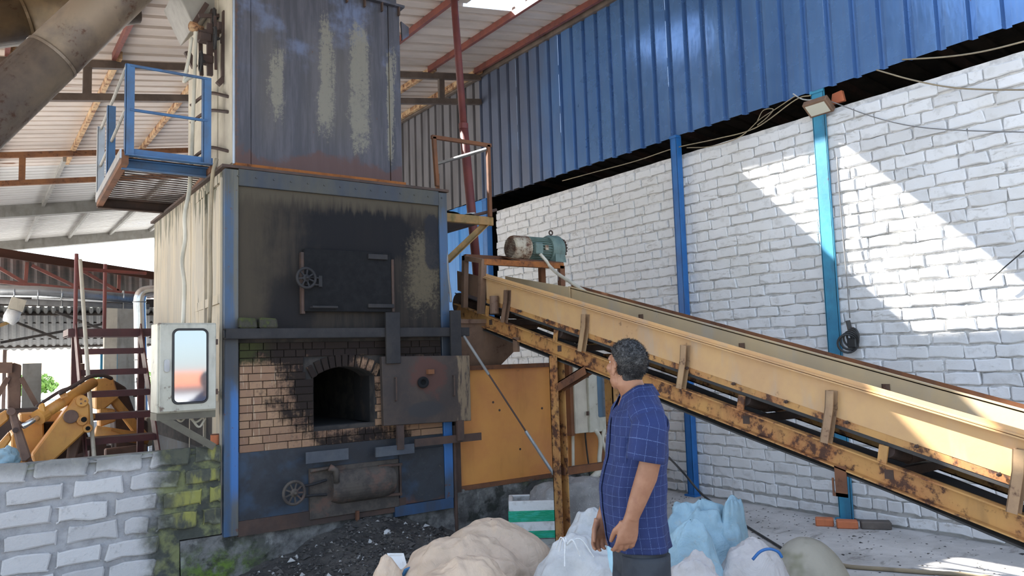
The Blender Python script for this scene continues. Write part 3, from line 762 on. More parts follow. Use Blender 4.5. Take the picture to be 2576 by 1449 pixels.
for (a, b, c, d) in ((918, 642, 966, 655), (918, 766, 982, 776)):
    m = MB(); rect(m, a, b, c, d, -.075, -.05); m.build('hinge_strap', 'soot_plate', ido, bevel=.003)
x, z0 = F(980, 655); z1 = F(980, 785)[1]; MB().tube([(x, YF - .055, z1), (x, YF - .055, z0)], .012, 10).build('hinge_pin', 'rust_dark', ido)
xa, za = F(776, 774); xb, zb = F(838, 772); MB().tube([(xa, YF - .05, za), (xa, YF - .09, za), (xb, YF - .09, za), (xb, YF - .05, za)], .011, 8).build('pull_handle', 'soot_plate', ido)
# fire brick front
BZ0, BZ1, BX0, BX1 = .935, 1.80, 1.71, 3.49
ax0, ax1, az0, asp, arise = 2.305, 2.835, 1.085, 1.475, .085
def arch(x): t = (x - ax0) / (ax1 - ax0); return asp + arise * max(0.0, 1 - (2 * t - 1) ** 2) ** .8
bf = MB()
N = 24
pts = [(ax0 + (ax1 - ax0) * k / N) for k in range(N + 1)]
bf.box(BX0, ax0, YF + .012, YF + .10, BZ0, BZ1).box(ax1, BX1, YF + .012, YF + .10, BZ0, BZ1).box(ax0, ax1, YF + .012, YF + .10, BZ0, az0)
for a, b in zip(pts, pts[1:]):
    bf.hexa([(a, YF + .012, arch(a)), (b, YF + .012, arch(b)), (b, YF + .30, arch(b)), (a, YF + .30, arch(a)), (a, YF + .012, BZ1), (b, YF + .012, BZ1), (b, YF + .30, BZ1), (a, YF + .30, BZ1)])
bfo = bf.build('brick_front', 'sooty_mortar', fu)
MB().box(2.20, ax0 - .002, YF + .1, YF + .42, az0, 1.6).build('fire_chamber_cheek', 'cavity_black', fu)
MB().box(ax1 + .002, 2.93, YF + .1, YF + .42, az0, 1.6).build('fire_chamber_cheek', 'cavity_black', fu)
m = MB(); m.box(-.5, .5, -.012, .02, -.5, .5); fbm_ = bpy.data.meshes.new('firebrick')
import bmesh
_b = bmesh.new(); bmesh.ops.create_cube(_b, size=1.0)
for v in _b.verts: v.co = V3((v.co.x * .11, v.co.y * .030, v.co.z * .055))
bmesh.ops.bevel(_b, geom=[e for e in _b.edges if all(v.co.y < 0 for v in e.verts)], offset=.003, segments=1, affect='EDGES', profile=.5)
_b.to_mesh(fbm_); _b.free(); fbm_.materials.append(MATS['firebrick'])
rr = random.Random(5); ch = .0595; zz = BZ0; row = 0
def fb(cx, cz, L, H, rot=0.0, dy=0.0):
    o = bpy.data.objects.new('firebrick', fbm_); COL.objects.link(o); o.parent = bfo
    o.location = V3((cx, YF + .006 + dy, cz)) - ORG[bfo]; o.scale = (L / .11, 1, H / .055); o.rotation_euler = (0, rot, 0)
RIN, = (0.0,)
while zz + ch < BZ1 - .01:
    x = BX0 + .004
    while x < BX1 - .02:
        L = rr.choice((.105, .105, .075, .14, .20)) * rr.uniform(.92, 1.06)
        if BX1 - x - L < .05: L = BX1 - x - .003
        a, b, zc = x, x + L, zz + ch / 2
        hit = a < ax1 + .004 and b > ax0 - .004 and zc > az0 - .02 and zc < 1.635
        if hit:
            if a < ax0 - .03 and b > ax0: b = ax0 - .004
            elif b > ax1 + .03 and a < ax1: a = ax1 + .004
            else: x += L; continue
            if zc > asp - .02: x += L; continue
        if zc > asp - .03 and zc < 1.64 and b > ax0 - .05 and a < ax1 + .05:
            if a < ax0 - .09: b = ax0 - .06
            elif b > ax1 + .09: a = ax1 + .06
            else: x += L; continue
        fb((a + b) / 2, zc, (b - a) - .005, ch - .005, rr.uniform(-.006, .006), rr.uniform(-.002, .004))
        x += L
    zz += ch; row += 1
for k in range(11):       # arch stones
    t = (k + .5) / 11; x = ax0 - .02 + (ax1 - ax0 + .04) * t; sl_ = (arch(min(ax1, x + .02)) - arch(max(ax0, x - .02))) / .04
    an = (t - .5) * -1.05
    c = V3((x, 0, arch(min(max(x, ax0), ax1)))) + V3((math.sin(-an), 0, math.cos(an))) * .052
    fb(c.x, c.z, .046, .10, -an, -.002)
# sliding fire door and its hangers
fd = MB()
(xa, z1), (xb, z2) = F(950, 897), F(1158, 895); zb1 = F(956, 1070)[1]; zb2 = F(1163, 1056)[1]
fd.hexa([(xa, YF - .10, zb1), (xb, YF - .16, zb2), (xb, YF - .11, zb2), (xa, YF - .05, zb1), (xa - .01, YF - .10, z1), (xb, YF - .16, z2), (xb, YF - .11, z2), (xa - .01, YF - .05, z1)])
fdo = fd.build('fire_door', 'fire_door_plate', fu, bevel=.005)
x, z = F(1062, 962, 5.87); b = MB(); b.torus((x, YF - .15, z), (-.28, -1, 0), .036, .014, 24, 8); b.lathe((x, YF - .130, z), (-.28, -1, 0), [(0, .032), (.006, .032)], 20); b.build('peep_hole', 'black_steel', fdo)
x, z = F(1083, 935, 5.85); MB().box(x - .03, x + .03, YF - .165, YF - .13, z - .02, z + .02).build('peep_latch', 'rust_plain', fdo)
for (px, y0, y1, Yd) in ((997, 950, 1008, -.135), (1143, 945, 995, -.175)):
    x, z0 = F(px, y0, YF + Yd); z1 = F(px, y1, YF + Yd)[1]; MB().tube([(x, YF + Yd + .03, z1), (x, YF + Yd, z1), (x, YF + Yd, z0), (x, YF + Yd + .03, z0)], .007, 6).build('door_handle', 'rust_dark', fdo)
for (x0, y0, x1, y1) in ((955, 788, 990, 915), (1116, 783, 1142, 905)):
    m = MB(); rect(m, x0, y0, x1, y1, -.13, -.105); m.build('door_hanger', 'soot_plate', fu, bevel=.003)
for (x0, y0, x1, y1, d) in ((982, 1068, 999, 1128, -.13), (1128, 1055, 1144, 1105, -.16)):
    m = MB(); rect(m, x0, y0, x1, y1, d, d + .025); m.build('door_guide', 'rust_dark', fu)
m = MB(); rect(m, 930, 1118, 1026, 1142, -.12, -.10); m.build('guide_plate', 'grey_plate', fu)
m = MB(); rect(m, 1026, 1094, 1192, 1113, -.13, -.115); m.build('guide_bar', 'rust_dark', fu)
m = MB(); rect(m, 757, 1130, 863, 1158, -.11, -.10); m.build('deflector_plate', 'grey_plate', fu)
# lower front
MB().box(1.705, 3.49, YF + .0, YF + .05, .345, .945).build('lower_panel', 'lower_front', fu)
m = MB(); rect(m, 1003, 1128, 1116, 1262, -.014, .004); m.build('lower_side_panel', 'lower_front', fu, bevel=.003)
MB().box(1.705, 3.10, YF - .02, YF + .05, FZ0 - .02, .435).build('sill_plate', 'rust_dark', fu)
m = MB(); rect(m, 990, 1262, 1137, 1288, -.029, .03); m.build('sill_bar', 'furnace_blue', fu)
# ash door
adm = MB(); rect(adm, 776, 1166, 1000, 1290, -.033, .004); ad = adm.build('ash_door', 'ash_door_plate', fu, bevel=.004)
(xa, zm), (xb, _) = F(828, 1226), F(985, 1226); hh = (F(900, 1183)[1] - F(900, 1268)[1]) / 2
b = MB()
def cyl_fn(u, v):
    w = math.pi * u; e = min(1.0, .80 + 1.2 * min(v, 1 - v) / .12 * .17) if min(v, 1 - v) < .12 else 1.0
    return (xa + v * (xb - xa), YF - .02 - math.sin(w) * .10 * e, zm + math.cos(w) * hh * e)
b.grid(cyl_fn, 16, 20)
for v in (0, 1): b.f.append(tuple(b_i for b_i in range(0 if v == 0 else 17 * 20, 17 if v == 0 else 17 * 21)))
b.build('rounded_cover', 'ash_door_plate', ad, smooth=False)
x, z = F(740, 1240, 5.86); wheel((x, YF - .14, z), (.08, -1, 0), .085, 'ash_door_plate', ad, spokes=9, r=.012)
for dz in (.045, -.05):
    MB().tube([(x + .06, YF - .12, z + dz * .8), (x + .17, YF - .10, z + dz * .9), (x + .29, YF - .06, z + dz * 1.2)], .011, 8).build('latch_rod', 'soot_plate', ad)
(xa, z1), (xb, z2) = F(783, 1186, 5.93), F(832, 1176, 5.93); MB().tube([(xa, YF - .05, z1), (xb, YF - .07, z2)], .014, 8).tube([(xb - .02, YF - .09, z2 + .005), (xb + .03, YF - .10, z2 - .02), (xb + .035, YF - .10, z2 - .12)], [.03, .026, .024], 10).build('ball_counterweight', 'ash_door_plate', ad, smooth=True)
x, z1 = F(1000, 1165); z0 = F(1000, 1245)[1]; MB().tube([(x, YF - .05, z0), (x, YF - .05, z1)], .011, 8).build('hinge_pin', 'rust_dark', ad)
for py in (1166, 1240):
    (xa, z1), (xb, z2) = F(945, py + 6), F(1004, py); MB().bar((xa, YF - .05, z1), (xb, YF - .05, z2), .02, .02).build('hinge_strap', 'rust_dark', ad)
x, z1 = F(893, 1283); MB().box(x - .012, x + .012, YF - .06, YF - .03, z1 - .10, z1).build('door_stop', 'rust_plain', ad)
# corner pipe and left side panels
MB().tube([(3.60, YF - .01, .05), (3.60, YF - .01, 1.0)], .018, 8).build('corner_pipe', 'rust_dark', fu)
def sx(Y): return FX0 + .012 + .030 * (Y - YF)
for i in range(5):
    y0 = YF + .06 + i * .545; y1 = y0 + .52
    for z0, z1 in ((.36, 1.33), (1.40, 2.08), (2.15, 3.0)):
        MB().hexa([(sx(y0) - .004, y0, z0), (sx(y0) + .1, y0, z0), (sx(y1) + .1, y1, z0), (sx(y1) - .004, y1, z0), (sx(y0) - .004, y0, z1), (sx(y0) + .1, y0, z1), (sx(y1) + .1, y1, z1), (sx(y1) - .004, y1, z1)]).build('side_panel', 'side_panel', fu, bevel=.003)
    MB().bar((sx(y0) - .012, y0 - .012, .36), (sx(y0) - .012, y0 - .012, 3.05), .035, .025, (0, 1, 0)).build('side_stile', 'side_panel', fu)
for z in (3.06, 2.115, 1.365):
    MB().bar((sx(YF + .05) - .008, YF + .05, z), (sx(YB) - .008, YB, z - .04), .03, .07).build('side_rail', 'side_panel', fu)
# the moss-grown bricks on the ledge
for k, (x0, x1, lab) in enumerate(((600, 646, 'mossy brick on the furnace ledge, left of the pair'), (650, 698, 'mossy brick on the furnace ledge, right of the pair'))):
    (xa, z), (xb, _) = F(x0, 810, 5.93), F(x1, 810, 5.93)
    b = MB(); b.grid(lambda u, v: (0, 0, 0), 1, 1); b = MB()
    n = 4
    b.hexa([(xa, 5.895, 1.874), (xb, 5.90, 1.874), (xb + .005, 5.985, 1.874), (xa + .005, 5.985, 1.874), (xa + .004, 5.90, 1.958), (xb - .01, 5.905, 1.950), (xb - .004, 5.98, 1.953), (xa + .006, 5.98, 1.962)])
    o = b.build('mossy_brick', 'mossy_brick', bevel=.012); tag(o, lab, 'brick', 'mossy bricks on the furnace ledge')
# ---------------------------------------------------------------- casing on top of the furnace
hx = thing('flue_casing', 'tall slate-purple steel casing with pale streaks on top of the furnace', 'casing', (2.45, 6.8, 3.142))
YU = 6.14; UX0, UX1, UZ1 = 1.73, 3.20, 4.86
MB().box(UX0, UX1, YU + .02, 7.75, 3.19, UZ1).build('casing_body', 'pale_panel', hx)
MB().box(UX0 - .003, UX0 + .115, YU - .012, YU + .03, 3.20, UZ1 - .02).build('corner_strip', 'slate_casing', hx, bevel=.003)
MB().box(UX0 + .118, UX1 - .112, YU - .004, YU + .03, 3.20, UZ1 - .02).build('front_sheet', 'slate_casing', hx, bevel=.003)
MB().box(UX1 - .109, UX1 + .003, YU - .012, YU + .03, 3.20, UZ1 - .02).build('corner_strip', 'slate_casing', hx, bevel=.003)
MB().box(UX0 - .03, UX1 + .05, YU - .05, 7.8, 3.145, 3.165).box(UX0 - .01, UX1 + .03, YU - .03, 7.78, 3.165, 3.20).build('base_flange', 'rust_orange', hx)
b = MB().box(UX0 - .02, UX1 + .04, YU - .05, 7.8, UZ1 - .022, UZ1).build('top_flange', 'slate_casing', hx)
for k in range(9): x = UX0 + .1 + k * .17; MB().box(x - .006, x + .006, YU - .045, YU - .012, UZ1 - .10, UZ1 - .022).build('flange_gusset', 'rust_dark', hx)
MB().box(UX0, UX1 - .02, YU, 7.75, UZ1, 5.02).build('upper_stack', 'slate_casing', hx)
MB().tube([(2.5, 7.3, 5.02), (2.5, 7.3, 5.42)], .26, 24).build('flue_neck', 'rust_dark', hx, smooth=True)
x, z = F(1018, 78, YU); MB().prism([(x - .03, YU + .01, z + .09), (x + .05, YU + .01, z + .05), (x + .05, YU + .01, z - .03), (x - .02, YU + .01, z - .09)], (0, .02, 0)).build('lifting_lug', 'slate_casing', hx)
for y0, y1 in ((6.17, 6.62), (6.66, 7.15), (7.19, 7.7)):
    MB().box(UX0 - .012, UX0 + .02, y0, y1, 3.22, UZ1 - .03).build('side_sheet', 'pale_panel', hx, bevel=.003)
MB().box(UX0 - .022, UX0 + .01, 6.15, 6.165, 3.2, UZ1).build('side_edge', 'galvanised', hx)
# ---------------------------------------------------------------- orange feeder housing
of = thing('feeder_housing', 'orange painted steel feeder housing beside the furnace', 'housing', (4.5, 6.2, .42))
(xa, z1), (xb, z2) = F(1152, 920), F(1516, 925); z0 = F(1152, 1228)[1]
MB().box(xa + .01, xb, YF + .06, 8.2, .425, 1.49).build('side_sheet', 'orange_panel', of, bevel=.004)
MB().box(xa - .03, xa + .025, YF + .03, YF + .10, .40, 1.53).build('end_angle', 'rust_dark', of)
MB().box(xa - .01, xb + .02, YF + .02, YF + .14, 1.485, 1.525).build('top_angle', 'rust_plain', of)
MB().box(xa - .01, xb, YF + .035, YF + .10, .405, .445).build('bottom_angle', 'rust_plain', of)
MB().box(xb - .03, xb + .02, YF + .03, YF + .10, .42, 1.5).build('end_angle', 'rust_plain', of)
for px, py in ((1258, 1032), (1365, 1027), (1242, 1012), (1310, 1130)):
    x, z = F(px, py, YF + .05); MB().lathe((x, YF + .061, z), (0, -1, 0), [(0, .012), (.004, .011)], 10).build('bolt_stain', 'rust_dark', of)
# hopper between conveyor head and housing
hp = MB(); (xa, zt), (xb, _) = F(1160, 845, 6.3), F(1290, 860, 6.3)
hp.hexa([(3.72, 6.2, 1.50), (4.25, 6.2, 1.50), (4.25, 7.2, 1.50), (3.72, 7.2, 1.50), (3.66, 6.1, 1.92), (4.72, 6.1, 1.92), (4.72, 7.4, 1.92), (3.66, 7.4, 1.92)])
hp.hexa([(3.66, 6.08, 1.92), (4.74, 6.08, 1.92), (4.74, 6.11, 1.92), (3.66, 6.11, 1.92), (3.66, 6.08, 1.96), (4.74, 6.08, 1.96), (4.74, 6.11, 1.96), (3.66, 6.11, 1.96)])
tag(hp.build('feed_hopper', 'conveyor_brown'), 'dark brown sloping hopper under the conveyor head', 'hopper')
# ---------------------------------------------------------------- conveyor
cv = thing('belt_conveyor', 'rusty yellow inclined belt conveyor rising to the furnace head', 'conveyor', (4.3, 4.0, 0))
SLP = .270; CY0, CY1 = .2, 6.62
def cz(Y, off=0.0): return 2.139 + SLP * (Y - 6.574) + off     # top of the lower beams
DIR = V3((0, 1, SLP)).normalized(); NRM = V3((0, -SLP, 1)).normalized()
XN, XF = 4.0, 4.64
def cp(X, Y, off): return V3((X, Y, cz(Y, off)))
for X, op in ((XN, -1), (XF + .03, 1)):
    b = MB(); b.chan(cp(X + .025, CY0, -.062), cp(X + .025, CY1, -.062), .05, .122, .008, (0, 0, 1), op); b.build('lower_beam', 'conveyor_beam', cv)
MB().box(XN - .004, XN + .0, 2.05, 2.38, 0, 0).build('beam_joint', 'conveyor_beam', cv) if False else None
# upper trough plates with lip and bolted skirt
for X, s_, m, y1 in ((XN + .03, -1, 'conveyor_tan', 6.05), (XF + .03, 1, 'inner_lit_tan', 5.60)):
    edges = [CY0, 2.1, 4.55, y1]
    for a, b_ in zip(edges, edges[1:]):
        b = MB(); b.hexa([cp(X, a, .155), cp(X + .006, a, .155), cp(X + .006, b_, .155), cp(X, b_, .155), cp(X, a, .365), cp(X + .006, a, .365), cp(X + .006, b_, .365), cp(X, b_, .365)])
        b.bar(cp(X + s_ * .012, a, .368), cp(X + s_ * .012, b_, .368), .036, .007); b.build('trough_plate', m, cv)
        MB().bar(cp(X - .008 * -s_ * -1, a, .152), cp(X - .008 * -s_ * -1, b_, .152), .012, .075).build('skirt_strip', 'conveyor_beam', cv)
    MB().bar(cp(X + s_ * -.02, CY0, .118), cp(X + s_ * -.02, 5.6, .118), .03, .05).build('skirt_rubber', 'belt_rubber', cv)
    MB().angle(cp(X + s_ * .02, CY0, .375), cp(X + s_ * .02, y1, .375), .04, .006, (0, 0, 1), 1, -1).build('trough_lip', 'rust_plain' if s_ > 0 else 'conveyor_tan', cv)
# near end continuation above the head
MB().hexa([cp(XF + .0, 5.55, .15), cp(XF + .006, 5.55, .15), cp(XF + .006, 6.6, .15), cp(XF, 6.6, .15), cp(XF, 5.55, .37), cp(XF + .006, 5.55, .37), cp(XF + .006, 6.6, .30), cp(XF, 6.6, .30)]).build('head_plate', 'inner_lit_tan', cv)
MB().hexa([cp(XN + .06, 6.0, .13), cp(XN + .066, 6.0, .13), cp(XN + .066, 6.62, .13), cp(XN + .06, 6.62, .13), cp(XN + .06, 6.0, .35), cp(XN + .066, 6.0, .35), cp(XN + .066, 6.62, .33), cp(XN + .06, 6.62, .33)]).build('head_plate', 'conveyor_brown', cv)
for k in range(14):
    Y = .55 + k * .38; p = cp(XN + .02, Y, .15); MB().lathe(p, (-1, 0, 0), [(0, .011), (.012, .011), (.014, .006), (.026, .006)], 6).build('bolt', 'rust_dark', cv)
# belt: carrying run sags into the trough, return run below the beams
def belt(u, v):
    Y = CY0 + v * (CY1 - CY0 + .05); x = XN + .06 + u * (XF - XN - .09); return cp(x, Y, .10 - .055 * math.sin(math.pi * u))
b = MB(); b.grid(belt, 10, 40); n = len(b.v); b.build('carrying_belt', 'belt_rubber', cv, fix=False).modifiers.new('gauge', 'SOLIDIFY').thickness = .010
def ret(u, v):
    Y = CY0 + v * (CY1 - CY0 - .2); return cp(XN + .02 + u * (XF - XN + .02), Y, -.140 - .018 * abs(math.sin(v * 9.4)))
b = MB(); b.grid(ret, 4, 40); b.build('return_belt', 'belt_rubber', cv, fix=False).modifiers.new('gauge', 'SOLIDIFY').thickness = .010
MB().lathe(cp(XN + .03, CY1 - .02, .0), (1, 0, 0), [(0, .02), (.02, .02), (.021, .11), (XF - XN - .03, .11), (XF - XN - .029, .02), (XF - XN, .02)], 20).build('head_pulley', 'rust_dark', cv)
# brackets (bent angle uprights), roller lugs and rollers
for px, py in ((1270, 800), (1465, 875), (1715, 970), (2080, 1100), (2552, 1285)):
    Y = at(px, py, 'X', XN).y
    a, b_, c = cp(XN - .012, Y, 0.0), cp(XN + .005, Y - .035, .20), cp(XN + .008, Y - .045, .305)
    b = MB(); b.chan(a, b_, .05, .05, .006, (-1, 0, 0), 1); b.chan(b_, c, .05, .05, .006, (-1, 0, 0), 1)
    b.build('trough_bracket', 'conveyor_brown' if px < 1300 else 'bracket_tan', cv)
    Yf = Y; MB().chan(cp(XF + .05, Yf, 0), cp(XF + .045, Yf, .30), .05, .05, .006, (-1, 0, 0), 1).build('trough_bracket', 'conveyor_brown', cv)
for px, py in ((1222, 800), (1393, 850), (1858, 1020), (2215, 1165)):
    Y = at(px, py, 'X', XN).y; q = cp(XN + .015, Y, .045)
    MB().bar(cp(XN + .012, Y, -.01), cp(XN + .012, Y - .02, .095), .05, .010, (1, 0, 0)).build('roller_lug', 'conveyor_beam', cv)
    MB().bar(cp(XF + .02, Y, -.01), cp(XF + .02, Y - .02, .095), .05, .010, (1, 0, 0)).build('roller_lug', 'conveyor_beam', cv)
    b = MB(); L = XF - XN - .10
    b.tube([cp(XN + .05, Y - .02, .065), cp(XN + .05 + L * .32, Y - .02, .02)], .038, 12).tube([cp(XN + .06 + L * .32, Y - .02, .012), cp(XN + .04 + L * .68, Y - .02, .012)], .038, 12).tube([cp(XN + .05 + L * .68, Y - .02, .02), cp(XN + .05 + L, Y - .02, .065)], .038, 12)
    b.build('idler_roller', 'rust_dark', cv, smooth=False)
    MB().bar(cp(XN + .04, Y - .02, -.06), cp(XF, Y - .02, -.06), .05, .05).build('cross_member', 'rust_dark', cv)
p = at(2112, 1195, 'X', XN); MB().box(XN, XN + .006, p.y - .04, p.y + .03, p.z - .12, p.z + .05).box(XN, XN + .006, p.y + .04, p.y + .05, p.z - .10, p.z - .02).box(XN, XN + .006, p.y - .04, p.y + .05, p.z - .12, p.z - .10).build('hanger_hook', 'rust_plain', cv)
p = at(1295, 860, 'X', XN); MB().box(XN, XN + .03, p.y - .03, p.y + .03, p.z - .09, p.z + .04).build('return_roller_lug', 'conveyor_brown', cv)
# chain guard cup near the head
p = at(1243, 765, 'X', XN - .02); MB().tube([p - V3((0, 0, .09)), p + V3((0, 0, .075))], .042, 16).build('bearing_tube', 'conveyor_brown', cv)
# support leg with knee brace
pt = at(1400, 900, 'X', XN + .03)
LGY = pt.y
b = MB(); b.chan((XN + .03, LGY, 0), (XN + .03, LGY, pt.z + .02), .10, .085, .008, (1, 0, 0), -1); b.build('support_leg', 'conveyor_beam', cv)
b = MB(); b.chan((XF, LGY, 0), (XF, LGY, pt.z + .02), .10, .085, .008, (1, 0, 0), 1); b.build('support_leg', 'conveyor_beam', cv)
q = at(1480, 930, 'X', XN + .03); r_ = at(1408, 975, 'X', XN + .03)
MB().chan(r_, q, .07, .075, .008, (1, 0, 0), -1).build('knee_brace', 'rust_plain', cv)
q = at(1420, 1187, 'X', XN + .05)
MB().bar((XN + .05, LGY, q.z), (XF, LGY, q.z), .05, .06).build('leg_tie', 'rust_plain', cv)
for X in (XN + .03, XF): MB().box(X - .09, X + .09, LGY - .09, LGY + .09, 0, .012).build('foot_plate', 'rust_plain', cv)
# tail legs outside the frame
for X in (XN + .03, XF): MB().box(X - .03, X + .03, .6, .66, 0, cz(.63, -.12)).build('support_leg', 'conveyor_beam', cv)
# gantry for the motor
A, B = cp(XN, 6.36, .0), cp(XN, 6.05, .0)
za, zb = 2.60, 2.515
XE = at(1415, 672, 'Y', 6.05).x
fr = thing('motor_stand', 'rusty steel gantry carrying the gear motor over the conveyor', 'stand', (4.4, 6.2, cz(6.2)))
MB().bar((XN, 6.40, cz(6.40)), (XN, 6.36, za), .05, .05, (1, 0, 0)).build('stand_leg', 'conveyor_brown', fr)
MB().bar((XN, 6.11, cz(6.11)), (XN, 6.05, zb), .05, .06, (1, 0, 0)).build('stand_leg', 'conveyor_brown', fr)
MB().bar((XN, 6.38, za - .02), (XN, 6.03, zb - .01), .05, .045).build('stand_beam', 'conveyor_brown', fr)
MB().bar((XN, 6.05, zb - .012), (XE, 6.05, zb - .012), .05, .055).build('stand_beam', 'rust_orange', fr)
MB().bar((XN, 6.37, za - .012), (XE, 6.37, za - .012), .05, .055).build('stand_beam', 'rust_plain', fr)
MB().bar((XE - .02, 6.05, zb - .012), (XE - .02, 6.05, cz(6.05) + .30), .05, .06, (1, 0, 0)).build('stand_leg', 'rust_plain', fr)
MB().bar((XE - .02, 6.37, za - .012), (XE - .02, 6.37, cz(6.37)), .05, .06, (1, 0, 0)).build('stand_leg', 'rust_plain', fr)
MB().hexa([(4.42, 6.03, zb + .017), (XE, 6.03, zb + .017), (XE, 6.39, za + .017), (4.42, 6.39, za + .017), (4.42, 6.03, zb + .027), (XE, 6.03, zb + .027), (XE, 6.39, za + .027), (4.42, 6.39, za + .027)]).build('mounting_plate', 'rust_plain', fr)
MB().bar((XE - .05, 6.06, zb - .04), (XE - .05, 6.06, zb - .16), .008, .008, (1, 0, 0)).build('hanging_bolt', 'galvanised', fr)
# gear motor, axis along X
mo = thing('gear_motor', 'pale green finned gear motor with rusty fan cover on the conveyor head', 'motor', (4.7, 6.2, 2.60))
MY, MZ = 6.21, at(1340, 627, 'Y', 6.21).z
ax = lambda px: at(px, 627, 'Y', 6.21).x
x0, x1, x2, x3, x4 = ax(1283), ax(1322), ax(1372), ax(1402), ax(1414)
R = .128
fc = MB().lathe((x0, MY, MZ), (1, 0, 0), [(0, .03), (.0, R * .80), (.012, R * .93), (.04, R), (x1 - x0, R * 1.0)], 28).build('fan_cover', 'motor_flaked', mo, smooth=False)
b = MB()
for k in range(-6, 7):
    h = R * .76; dz = k * R * .118; w = math.sqrt(max(h * h - dz * dz, 0)); b.box(x0 - .004, x0 + .001, MY - w, MY + w, MZ + dz - .0035, MZ + dz + .0035)
b.build('fan_grille', 'rust_dark', fc)
bd = MB().lathe((x1, MY, MZ), (1, 0, 0), [(0, R * .84), (x2 - x1, R * .84)], 24).build('motor_body', 'motor_green', mo)
for k in range(28):
    w = 2 * math.pi * k / 28; d = V3((0, math.cos(w), math.sin(w))); c = V3((0, MY, MZ))
    MB().bar(V3((x1 + .004, 0, 0)) + c + d * R * .90, V3((x2 - .004, 0, 0)) + c + d * R * .90, .006, R * .19, d).build('cooling_fin', 'motor_green', bd)
tb = MB().box(x1 + .015, x1 + .105, MY - R * 1.32, MY - R * .7, MZ - .075, MZ + .045).build('terminal_box', 'motor_green', mo, bevel=.012)
MB().box(x1 + .155, x1 + .195, MY - R - .006, MY - R + .012, MZ - .02, MZ + .03).build('rating_plate', 'motor_flaked', mo)
gb = MB().lathe((x2, MY, MZ), (1, 0, 0), [(0, R * .9), (.0, R * 1.1), (.03, R * 1.22), (x3 - x2 - .02, R * 1.22), (x3 - x2, R * 1.1), (x3 - x2 + .005, R * .5)], 28).build('gearbox', 'motor_green', mo, bevel=.003)
MB().hexa([(x2 + .01, MY - R * 1.2, zb + .03), (x3 - .01, MY - R * 1.2, zb + .03), (x3 - .01, MY + R * 1.1, za + .03), (x2 + .01, MY + R * 1.1, za + .03), (x2 + .02, MY - R * 1.1, MZ - .02), (x3 - .02, MY - R * 1.1, MZ - .02), (x3 - .02, MY + R * 1.0, MZ - .02), (x2 + .02, MY + R * 1.0, MZ - .02)]).build('gearbox_foot', 'motor_green', mo)
b = MB(); RS = .10
b.lathe((x3 + .03, MY - .0, MZ + .02), (1, 0, 0), [(0, RS), (.018, RS)], 24)
for k in range(20):
    w = 2 * math.pi * k / 20; d = V3((0, math.cos(w), math.sin(w))); c = V3((x3 + .039, MY, MZ + .02)); b.bar(c + d * RS * .95, c + d * RS * 1.12, .016, .018, (1, 0, 0))
b.tube([(x3, MY, MZ + .02), (x3 + .03, MY, MZ + .02)], .025, 12); b.build('drive_sprocket', 'rust_dark', mo)
MB().torus(((x2 + x3) / 2, MY, MZ + R * 1.22 + .03), (0, 1, 0), .022, .008, 16, 6).tube([((x2 + x3) / 2, MY, MZ + R * 1.18), ((x2 + x3) / 2, MY, MZ + R * 1.22 + .012)], .008, 6).build('lifting_eye', 'rust_dark', mo)
p0 = V3((x1 + .06, MY - R * 1.25, MZ - .07))
hs = MB().tube(crv([p0, p0 + V3((.05, -.03, -.07)), at(1385, 672, 'Y', 6.0), at(1420, 700, 'X', 4.70), cp(4.72, 5.0, .28), cp(4.74, 3.5, .10)], 8), .017, 8)
tag(hs.build('power_hose', 'white_hose', smooth=True), 'white hose drooping from the motor terminal box', 'hose')
# ---------------------------------------------------------------- caged platform on the left of the casing
cg = thing('caged_platform', 'blue railed platform with slatted floor left of the furnace casing', 'platform', (1.3, 7.2, 3.2))
PZ = 3.235; NL, NR_, FLc, FR_ = V3((.957, 6.3, PZ)), V3((1.60, 6.3, PZ)), V3((1.02, 8.12, PZ)), V3((1.72, 8.12, PZ))
up = V3((0, 0, .715))
MB().angle(NL, NR_, .065, .008, (0, 0, 1), -1, -1).build('front_angle', 'cage_blue', cg)
MB().chan(NL + V3((0, .16, -.06)), NR_ + V3((0, .16, -.06)), .05, .08).build('front_channel', 'cage_blue', cg)
MB().bar(NL + V3((0, .0, -.05)), FLc + V3((0, 0, -.05)), .05, .09).build('side_channel', 'rust_plain', cg)
MB().bar(NL + V3((-.03, 0, -.02)), FLc + V3((-.03, 0, -.02)), .012, .07).build('side_edge', 'galvanised', cg)
MB().chan(FLc + V3((-.02, 0, -.06)), FR_ + V3((.0, 0, -.06)), .06, .10).build('rear_channel', 'rust_dark', cg)
MB().bar(NR_ + V3((0, 0, -.06)), FR_ + V3((0, 0, -.06)), .05, .05).build('inner_channel', 'rust_plain', cg)
for k in range(20):
    t = (k + .7) / 20.5; MB().bar(NL.lerp(FLc, t) + V3((0, 0, -.012)), NR_.lerp(FR_, t) + V3((0, 0, -.012)), .034, .004).build('floor_slat', 'rust_dark', cg)
def postc(p, m, hgt=None, w=.060):
    b = MB(); h = hgt or up; b.box(p.x - w / 2, p.x + w / 2, p.y - .004, p.y + .004, p.z, p.z + h.z).box(p.x - w / 2 - .004, p.x - w / 2 + .004, p.y - .004, p.y + w * .8, p.z, p.z + h.z); return b.build('corner_post', m, cg)
postc(NL + V3((.03, 0, -.03)), 'cage_blue'); postc(NR_ + V3((-.05, 0, -.03)), 'cage_blue')
mid = NL.lerp(FLc, .5)
postc(mid + V3((.0, 0, -.04)), 'cage_blue', V3((0, 0, .66))); postc(FLc + V3((.0, -.05, -.05)), 'galvanised', V3((0, 0, .72)))
MB().tube([NL + up + V3((.03, 0, -.04)), NR_ + up + V3((-.05, 0, -.04))], .012, 8).build('hand_rail', 'cage_blue', cg)
